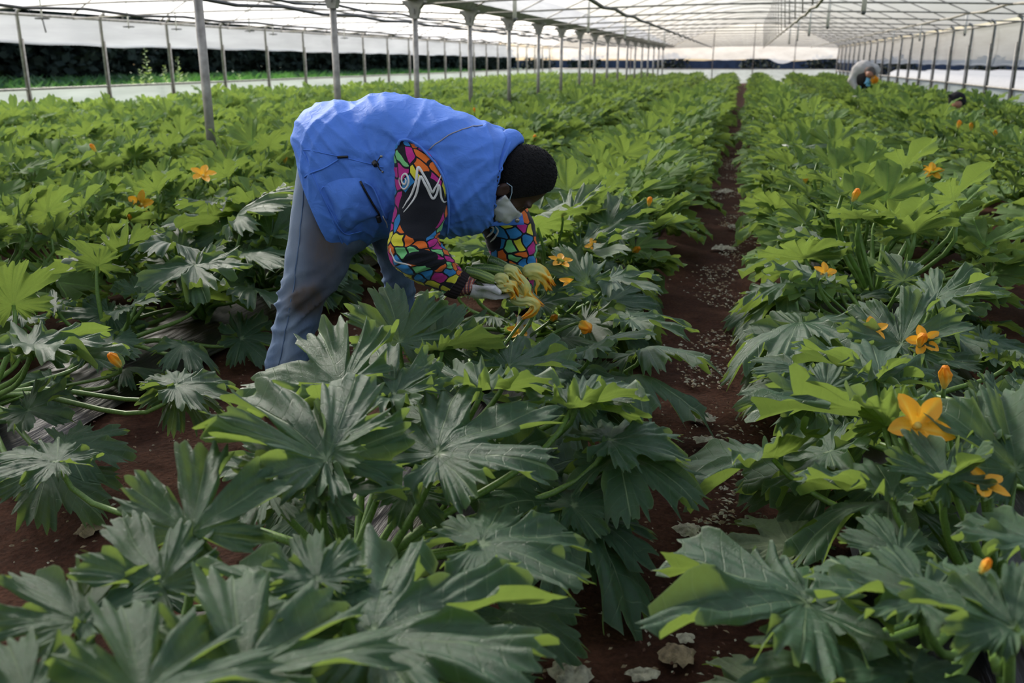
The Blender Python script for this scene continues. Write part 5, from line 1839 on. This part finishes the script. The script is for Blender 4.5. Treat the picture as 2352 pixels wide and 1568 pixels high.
def zucchini(fr, fl, frad, label, seed, dark=0.0):
    """fr: two or three (px, py, D) from the tail to the flower end; fl: (px, py, D) path of the flower"""
    P = [at_depth(*p) for p in fr]
    root = empty('zucchini', P[0])
    n, nth = 22, 32
    C = catmull([tuple(p) for p in P], n); V, F, st = [], [], []
    prev = None
    for i in range(n):
        f = i/(n-1); p = Vector(C[i]); d = (Vector(C[min(i+1, n-1)])-Vector(C[max(0, i-1)])).normalized()
        x = d.cross(UP).normalized() if prev is None else (prev-d*prev.dot(d)).normalized()
        prev = x; y = d.cross(x)
        r = .0185*(1-(1-min(1, f/.12))**2*.75)*(1-.22*max(0, (f-.75)/.25))
        if f > .97: r *= .8
        for k in range(nth):
            t = 2*PI*k/nth
            V.append(p+(x*math.cos(t)+y*math.sin(t))*r*(1+.022*math.cos(10*t)))
            st.append(min(1, max(0, .18+.42*f+.22*math.cos(10*t)-dark)))
    for i in range(n-1):
        for k in range(nth):
            k2 = (k+1) % nth; F.append((i*nth+k, i*nth+k2, (i+1)*nth+k2, (i+1)*nth+k))
    F.append(tuple(range(nth-1, -1, -1))); F.append(tuple((n-1)*nth+k for k in range(nth)))
    o = mesh_obj('fruit', V, F, M['zuc'], None, True, None, {'stripe': st}); local_to(o, root)
    g = Geo(); d = (P[-1]-P[-2]).normalized()
    for k in range(5):
        a = 2*PI*k/5; x = d.cross(UP).normalized(); y = d.cross(x); q = (x*math.cos(a)+y*math.sin(a))
        g.tube([P[-1]-d*.012+q*.0155, P[-1]+q*.012, P[-1]+d*.006+q*.014], [.0014, .0018, .001], 5)
    local_to(g.build('calyx', M['white_print']), root)
    v, f, tp = wilt_flower([tuple(at_depth(*p)) for p in fl], frad, seed, 1.6, nth=40, n=34)
    fo = mesh_obj('flower', v, f, M['petal'], None, True, None, {'tip': tp}); local_to(fo, root)
    tag(root, label, 'zucchini', 'picked zucchini in his hands')
    return root
def strip_petal(root, pts, w, seed):
    P = catmull([tuple(at_depth(*p)) for p in pts], 12); V, F, tp = [], [], []
    for i in range(12):
        f = i/11; p = Vector(P[i]); ww = w*(1-f*.75)*(1+.3*noise.noise(Vector((f*6, seed, 0))))
        ax = (RT*math.cos(seed+f*2.2)+FW*math.sin(seed+f*2.2))
        for s in (-1, -.33, .33, 1):
            V.append(p+ax*(ww*s)+FW*(.004*s*s)); tp.append(min(1, .35+.6*f))
    for i in range(11):
        for k in range(3):
            a = i*4+k; F.append((a, a+1, a+5, a+4))
    o = mesh_obj('petal', V, F, M['petal'], None, True, None, {'tip': tp}); local_to(o, root)
z1 = zucchini([(1080,619,3.10), (1120,618,3.095), (1161,625,3.085)], [(1159,625,3.085), (1168,621,3.08), (1178,625,3.075), (1188,638,3.07), (1197,652,3.07)], [.009,.0195,.017,.013,.009], 'upper near zucchini in the bunch, dark green with a drooping pale flower', 1.1)
strip_petal(z1, [(1180,632,3.06), (1192,646,3.055), (1198,650,3.055), (1192,655,3.055)], .008, .4)
z2 = zucchini([(1066,622,3.06), (1100,630,3.055), (1139,646,3.04)], [(1137,645,3.04), (1146,641,3.035), (1155,643,3.03), (1160,652,3.03), (1161,658,3.03)], [.009,.019,.020,.015,.009], 'nearest zucchini in the bunch, light green, lying just above the gloved thumb', 2.3, -.22)
strip_petal(z2, [(1155,648,3.015), (1160,658,3.01), (1158,656,3.01), (1166,652,3.01)], .010, 1.4)
z3 = zucchini([(1120,597,3.17), (1142,604,3.165), (1172,621,3.15)], [(1171,620,3.15), (1182,622,3.14), (1192,630,3.14)], [.009,.016,.006], 'dark zucchini at the back of the bunch, tilted up against the far sleeve', 3.2, .15)
z4 = zucchini([(1140,614,3.20), (1175,617,3.19), (1208,627,3.175)], [(1204,628,3.17), (1214,624,3.165), (1230,624,3.16), (1246,634,3.16), (1262,652,3.16)], [.012,.026,.027,.024,.014], 'zucchini with the largest pale flower, furthest right in the bunch', 4.4, .1)
strip_petal(z4, [(1230,638,3.13), (1236,652,3.125), (1231,664,3.125), (1233,678,3.125)], .010, 2.0)
strip_petal(z4, [(1246,640,3.13), (1252,652,3.125), (1254,662,3.125), (1256,669,3.125)], .011, 5.0)
strip_petal(z4, [(1256,634,3.14), (1265,640,3.135), (1264,650,3.135), (1267,656,3.135)], .010, 3.0)
z5 = zucchini([(1090,648,3.075), (1115,654,3.07), (1146,662,3.05)], [(1143,661,3.05), (1152,658,3.035), (1164,658,3.03), (1176,664,3.03), (1180,672,3.03)], [.010,.019,.020,.021,.012], 'zucchini just above the fingers with a curled orange flower', 5.7, -.15)
strip_petal(z5, [(1166,662,3.01), (1178,670,3.005), (1182,680,3.005), (1173,686,3.005)], .010, 1.0)
z6 = zucchini([(1105,640,3.12), (1140,640,3.115), (1176,640,3.10)], [(1174,640,3.10), (1184,642,3.09), (1196,650,3.085), (1206,668,3.085), (1214,680,3.085), (1238,696,3.09)], [.011,.022,.023,.021,.016,.004], 'zucchini in the middle of the bunch with a long twisted green flower', 6.1)
strip_petal(z6, [(1204,652,3.06), (1210,668,3.055), (1206,680,3.055), (1196,684,3.055)], .011, 2.6)
z7 = zucchini([(1112,660,3.11), (1145,664,3.10), (1176,678,3.08)], [(1174,678,3.08), (1184,686,3.07), (1200,691,3.065), (1216,692,3.06), (1228,702,3.06), (1224,714,3.06), (1210,724,3.06)], [.010,.018,.017,.013,.016,.014,.004], 'lowest zucchini in the bunch with an orange flower hanging downwards', 7.9)

# --- the worker farther along the right row
def blob(name, mat, parent, parts, lo, hi, h, k=.05, wob=0):
    G = SDF(lo, hi, h)
    for a, b, r1, r2 in parts: G.cone(a, b, r1, r2, k)
    if wob: G.F = G.F+wob*np.sin(G.X*40)*np.sin(G.Z*35+G.Y*20)
    V, Q = G.mesh()
    o = mesh_obj(name, V, Q, mat)
    return local_to(o, parent) if parent else o
M['shirt_pale'] = cloth('pale_grey_shirt', (.50, .47, .44), .85)
M['apron'] = cloth('dark_apron', (.035, .028, .026), .85)
M['glove_blue'] = simple('blue_glove', (.16, .45, .66), .5)
M['beanie'] = cloth('grey_brown_cap', (.10, .085, .075), .95)
M['beanie_black'] = cloth('black_knit_cap', (.010, .010, .011), .95, 200, .6)
M['skin_tan'] = simple('tanned_skin', (.36, .16, .09), .55)
M['jacket'] = cloth('dark_jacket', (.03, .03, .034), .8)
def K(px, py, D=19.2): return np.array(J(px, py, D))
lo, hi = K(1925, 300, 18.6)-np.array((0, 0, .05)), K(2045, 120, 19.8)
lo[2] = -.03
DW = 19.2
hip = K(1980, 196, 19.35)
ft1, ft2 = K(1965, 262, 19.3), K(1992, 262, 19.3); ft1[2] = ft2[2] = .05
w2 = blob('person', M['skin_tan'], None, [(hip, K(1986, 158), .13, .14), (K(1978, 158), K(2004, 160), .10, .10), (K(1996, 163, 19.0), K(1998, 171, 18.9), .085, .075), (K(1992, 160), K(1996, 165, 19.0), .06, .06),
     (K(1970, 160), K(1959, 184), .06, .05), (K(1959, 184), K(1972, 208, 19.05), .045, .04), (K(2006, 164), K(2003, 182), .06, .05), (K(2003, 182), K(1994, 187, 18.95), .045, .04),
     (hip, (ft1+hip)/2, .10, .075), ((ft1+hip)/2, ft1, .075, .05), (hip, (ft2+hip)/2, .10, .075), ((ft2+hip)/2, ft2, .075, .05)], lo, hi, .016, .04)
o2 = RT*hip[0]+FW*hip[1]; w2.data.transform(Matrix.Translation(-o2)); w2.location = o2
tag(w2, 'distant worker in pale top and blue gloves stooping with a bunch of yellow flowers', 'person')
blob('shirt', M['shirt_pale'], w2, [(K(1978, 186, 19.3), K(1984, 160), .16, .185), (K(1974, 161), K(2006, 161), .13, .125), (K(1967, 163), K(1957, 184), .085, .072), (K(1957, 184), K(1966, 202, 19.1), .068, .055), (K(2006, 164), K(2005, 180), .085, .07), (K(2005, 180), K(1999, 186, 19.0), .062, .05)], lo, hi, .016, .06, .006)
blob('apron', M['apron'], w2, [(K(1980, 178, 19.12), K(1990, 172, 19.08), .11, .10), (K(1978, 190, 19.2), K(1986, 182, 19.12), .12, .11)], lo, hi, .016, .05)
blob('trousers', M['apron'], w2, [(hip, K(1985, 186, 19.3), .155, .15), (hip, (ft1+hip)/2, .12, .09), ((ft1+hip)/2, ft1, .09, .07), (hip, (ft2+hip)/2, .12, .09), ((ft2+hip)/2, ft2, .09, .07)], lo, hi, .016, .05)
blob('cap', M['beanie'], w2, [(K(1999, 163, 18.95), K(2002, 168, 18.92), .092, .085)], lo, hi, .012, .03)
for (x, y, d) in ((1972, 209, 19.03), (1994, 188, 18.93)):
    c = K(x, y, d)
    f4 = [(c+np.array((.02*i-.03, .012*i, .0)), c+np.array((.025*i-.035, .01*i-.03, -.085+.008*abs(i-1.5))), .015, .012) for i in range(4)]
    blob('glove', M['glove_blue'], w2, [(c+np.array((0, 0, .06)), c, .045, .05), (c+np.array((-.03, 0, .02)), c+np.array((-.07, -.02, -.03)), .018, .014)]+f4, c-.16, c+.16, .008, .012)
bunch = empty('flower_bunch', RT*K(2008, 183, 18.85)[0]+FW*18.85+UP*K(2008, 183, 18.85)[2])
rg = random.Random(4)
for i in range(9):
    f = bpy.data.objects.new('flower', OPEN_ME[i % 2]); COL.objects.link(f); f.parent = bunch
    d = Vector((rg.gauss(0, 1), rg.gauss(0, 1)-.6, rg.gauss(0, 1))).normalized()
    f.matrix_local = Matrix.Translation(d*.055) @ d.to_track_quat('Z', 'Y').to_matrix().to_4x4() @ Matrix.Scale(.07, 4)
tag(bunch, 'bunch of bright yellow zucchini flowers held by the distant stooping worker', 'flower bunch')

# --- the person crouching low by the right wall, only a black-capped head above the leaves
D3 = 14.0
def K3(px, py, D=D3): return np.array(J(px, py, D))
hd = K3(2197, 231)
lo, hi = K3(2120, 400)-np.array((.2, .5, 0)), K3(2280, 200)+np.array((.2, .5, .05)); lo[2] = -.03
rt = hd+np.array((.02, .05, -.36))
ground3 = lambda dx, dy: np.array((hd[0]+dx, hd[1]+dy, .05))
w3 = blob('person', M['skin_tan'], None, [(hd, hd+np.array((-.01, -.05, -.055)), .095, .07), (hd+np.array((0, 0, -.08)), rt+np.array((0, 0, .12)), .055, .06), (rt+np.array((-.14, 0, .10)), rt+np.array((.14, 0, .10)), .07, .07), (rt, rt+np.array((.03, .12, -.18)), .12, .12),
     (rt+np.array((-.15, 0, .1)), rt+np.array((-.20, -.12, -.06)), .05, .04), (rt+np.array((.15, 0, .1)), rt+np.array((.20, -.12, -.06)), .05, .04), (rt+np.array((.03, .12, -.18)), ground3(-.1, -.12), .08, .05), (rt+np.array((.05, .12, -.18)), ground3(.14, -.12), .08, .05)], lo, hi, .014, .03)
o3 = RT*hd[0]+FW*hd[1]; w3.data.transform(Matrix.Translation(-o3)); w3.location = o3
tag(w3, 'crouching worker in a black cap, only the head showing above leaves by the right wall', 'person')
blob('cap', M['beanie_black'], w3, [(hd+np.array((0, .01, .02)), hd+np.array((.02, .01, .015)), .112, .110), (hd+np.array((-.07, .0, .05)), hd+np.array((-.135, .0, .085)), .035, .008), (hd+np.array((.08, 0, .0)), hd+np.array((.10, 0, -.02)), .05, .045)], lo, hi, .010, .03)
blob('jacket', M['jacket'], w3, [(rt+np.array((-.14, 0, .08)), rt+np.array((.14, 0, .08)), .10, .10), (rt+np.array((0, 0, .06)), rt+np.array((.03, .12, -.16)), .15, .15), (rt+np.array((-.16, 0, .08)), rt+np.array((-.20, -.10, -.05)), .07, .06), (rt+np.array((.16, 0, .08)), rt+np.array((.20, -.10, -.05)), .07, .06)], lo, hi, .014, .05)
# ------------------------------------------------------------------ flowers on the plants (set where they show between the leaves)
bpy.context.view_layer.update()
DG = bpy.context.evaluated_depsgraph_get()
FL = [(2115,972,.34,'o',.075,.9),(2262,1108,.24,'o',.05,.3),(2252,1315,.22,'b',.035,.4),(1335,742,.30,'b',.085,1.5),(1192,757,.26,'o',.05,.5),(1366,562,.34,'o',.05,.6),
      (1312,645,.34,'o',.055,.5),(1288,598,.36,'o',.05,.4),(1453,577,.30,'b',.06,1.2),(1490,473,.38,'b',.06,.5),(1292,498,.38,'b',.055,.4),(466,398,.32,'o',.085,.6),
      (322,468,.30,'o',.085,1.2),(298,505,.22,'b',.06,1.0),(277,842,.22,'b',.06,.6),(1897,625,.40,'o',.055,.7),(2141,392,.44,'o',.07,.8),
      (2285,313,.46,'b',.08,.7),(2003,757,.34,'o',.05,.7),(2122,782,.34,'o',.05,1.0),(2168,890,.40,'b',.06,.3),(1958,462,.40,'b',.08,.5),(1228,325,.42,'b',.08,.6),
      (1090,258,.40,'b',.08,.6),(1266,735,.28,'b',.05,1.0),(660,565,.24,'b',.07,.6),(655,375,.3,'b',.08,.5),(220,348,.36,'b',.08,.5),
      (2110,795,.30,'b',.06,.6),(1850,420,.42,'b',.07,.4),(2200,295,.46,'b',.09,.4),(2230,300,.46,'b',.09,.4),(930,390,.3,'b',.07,.4)]
frg = random.Random(8)
for (px, py, z, kind, R, tilt) in FL:
    p = at_height(px, py, z)
    d_ = p-cam.location; far_ = d_.length; d_.normalize()
    hit = SC.ray_cast(DG, cam.location, d_)
    if hit[0]:
        t = (hit[1]-cam.location).length
        q_ = hit[4]
        while q_.parent is not None: q_ = q_.parent
        if not q_.name.startswith('zucchini_plant'):
            if t < far_: continue
        elif t < far_+.02:
            if kind == 'b': R = R*max(.4, t/far_)
            p = cam.location+d_*(t-R*(.85 if px in (2115, 2141, 466) else .12))
    o = min((q for q in PLANTS), key=lambda q: (Vector((p.x, p.y, 0))-Vector(q[0].location)).length)[0]
    a = frg.uniform(0, 2*PI)
    # lean mostly towards the light side and the path, as the photograph shows them
    ax = (RT*math.cos(a)*.4-FW*.9).normalized()
    nrm = (UP*math.cos(tilt)+ax*math.sin(tilt)).normalized()
    q = nrm.to_track_quat('Z', 'Y').to_matrix().to_4x4()
    m = Matrix.Translation(p) @ q @ Matrix.Rotation(a, 4, 'Z') @ Matrix.Scale(R*(1 if kind == 'o' else .95), 4)
    f = bpy.data.objects.new('flower', (OPEN_ME if kind == 'o' else BUD_ME)[frg.randrange(2)]); COL.objects.link(f)
    f.parent = o
    ml = Matrix.LocRotScale(o.location, o.rotation_euler, o.scale)
    f.matrix_local = ml.inverted() @ m
    f['label'] = 'open orange-yellow flower' if kind == 'o' else 'closed yellow-orange flower'
    base = p-nrm*R*(.9 if kind == 'o' else 0)
    g = Geo(); c0 = Vector((o.location.x, o.location.y, .06))
    g.tube(bez(c0, c0+(base-c0)*.4+UP*.06, base-nrm*.08, base, 8), .006, 6)
    g.v = [tuple(ml.inverted() @ Vector(v)) for v in g.v]
    st = g.build('flower_stalk', M['stalk'], o)
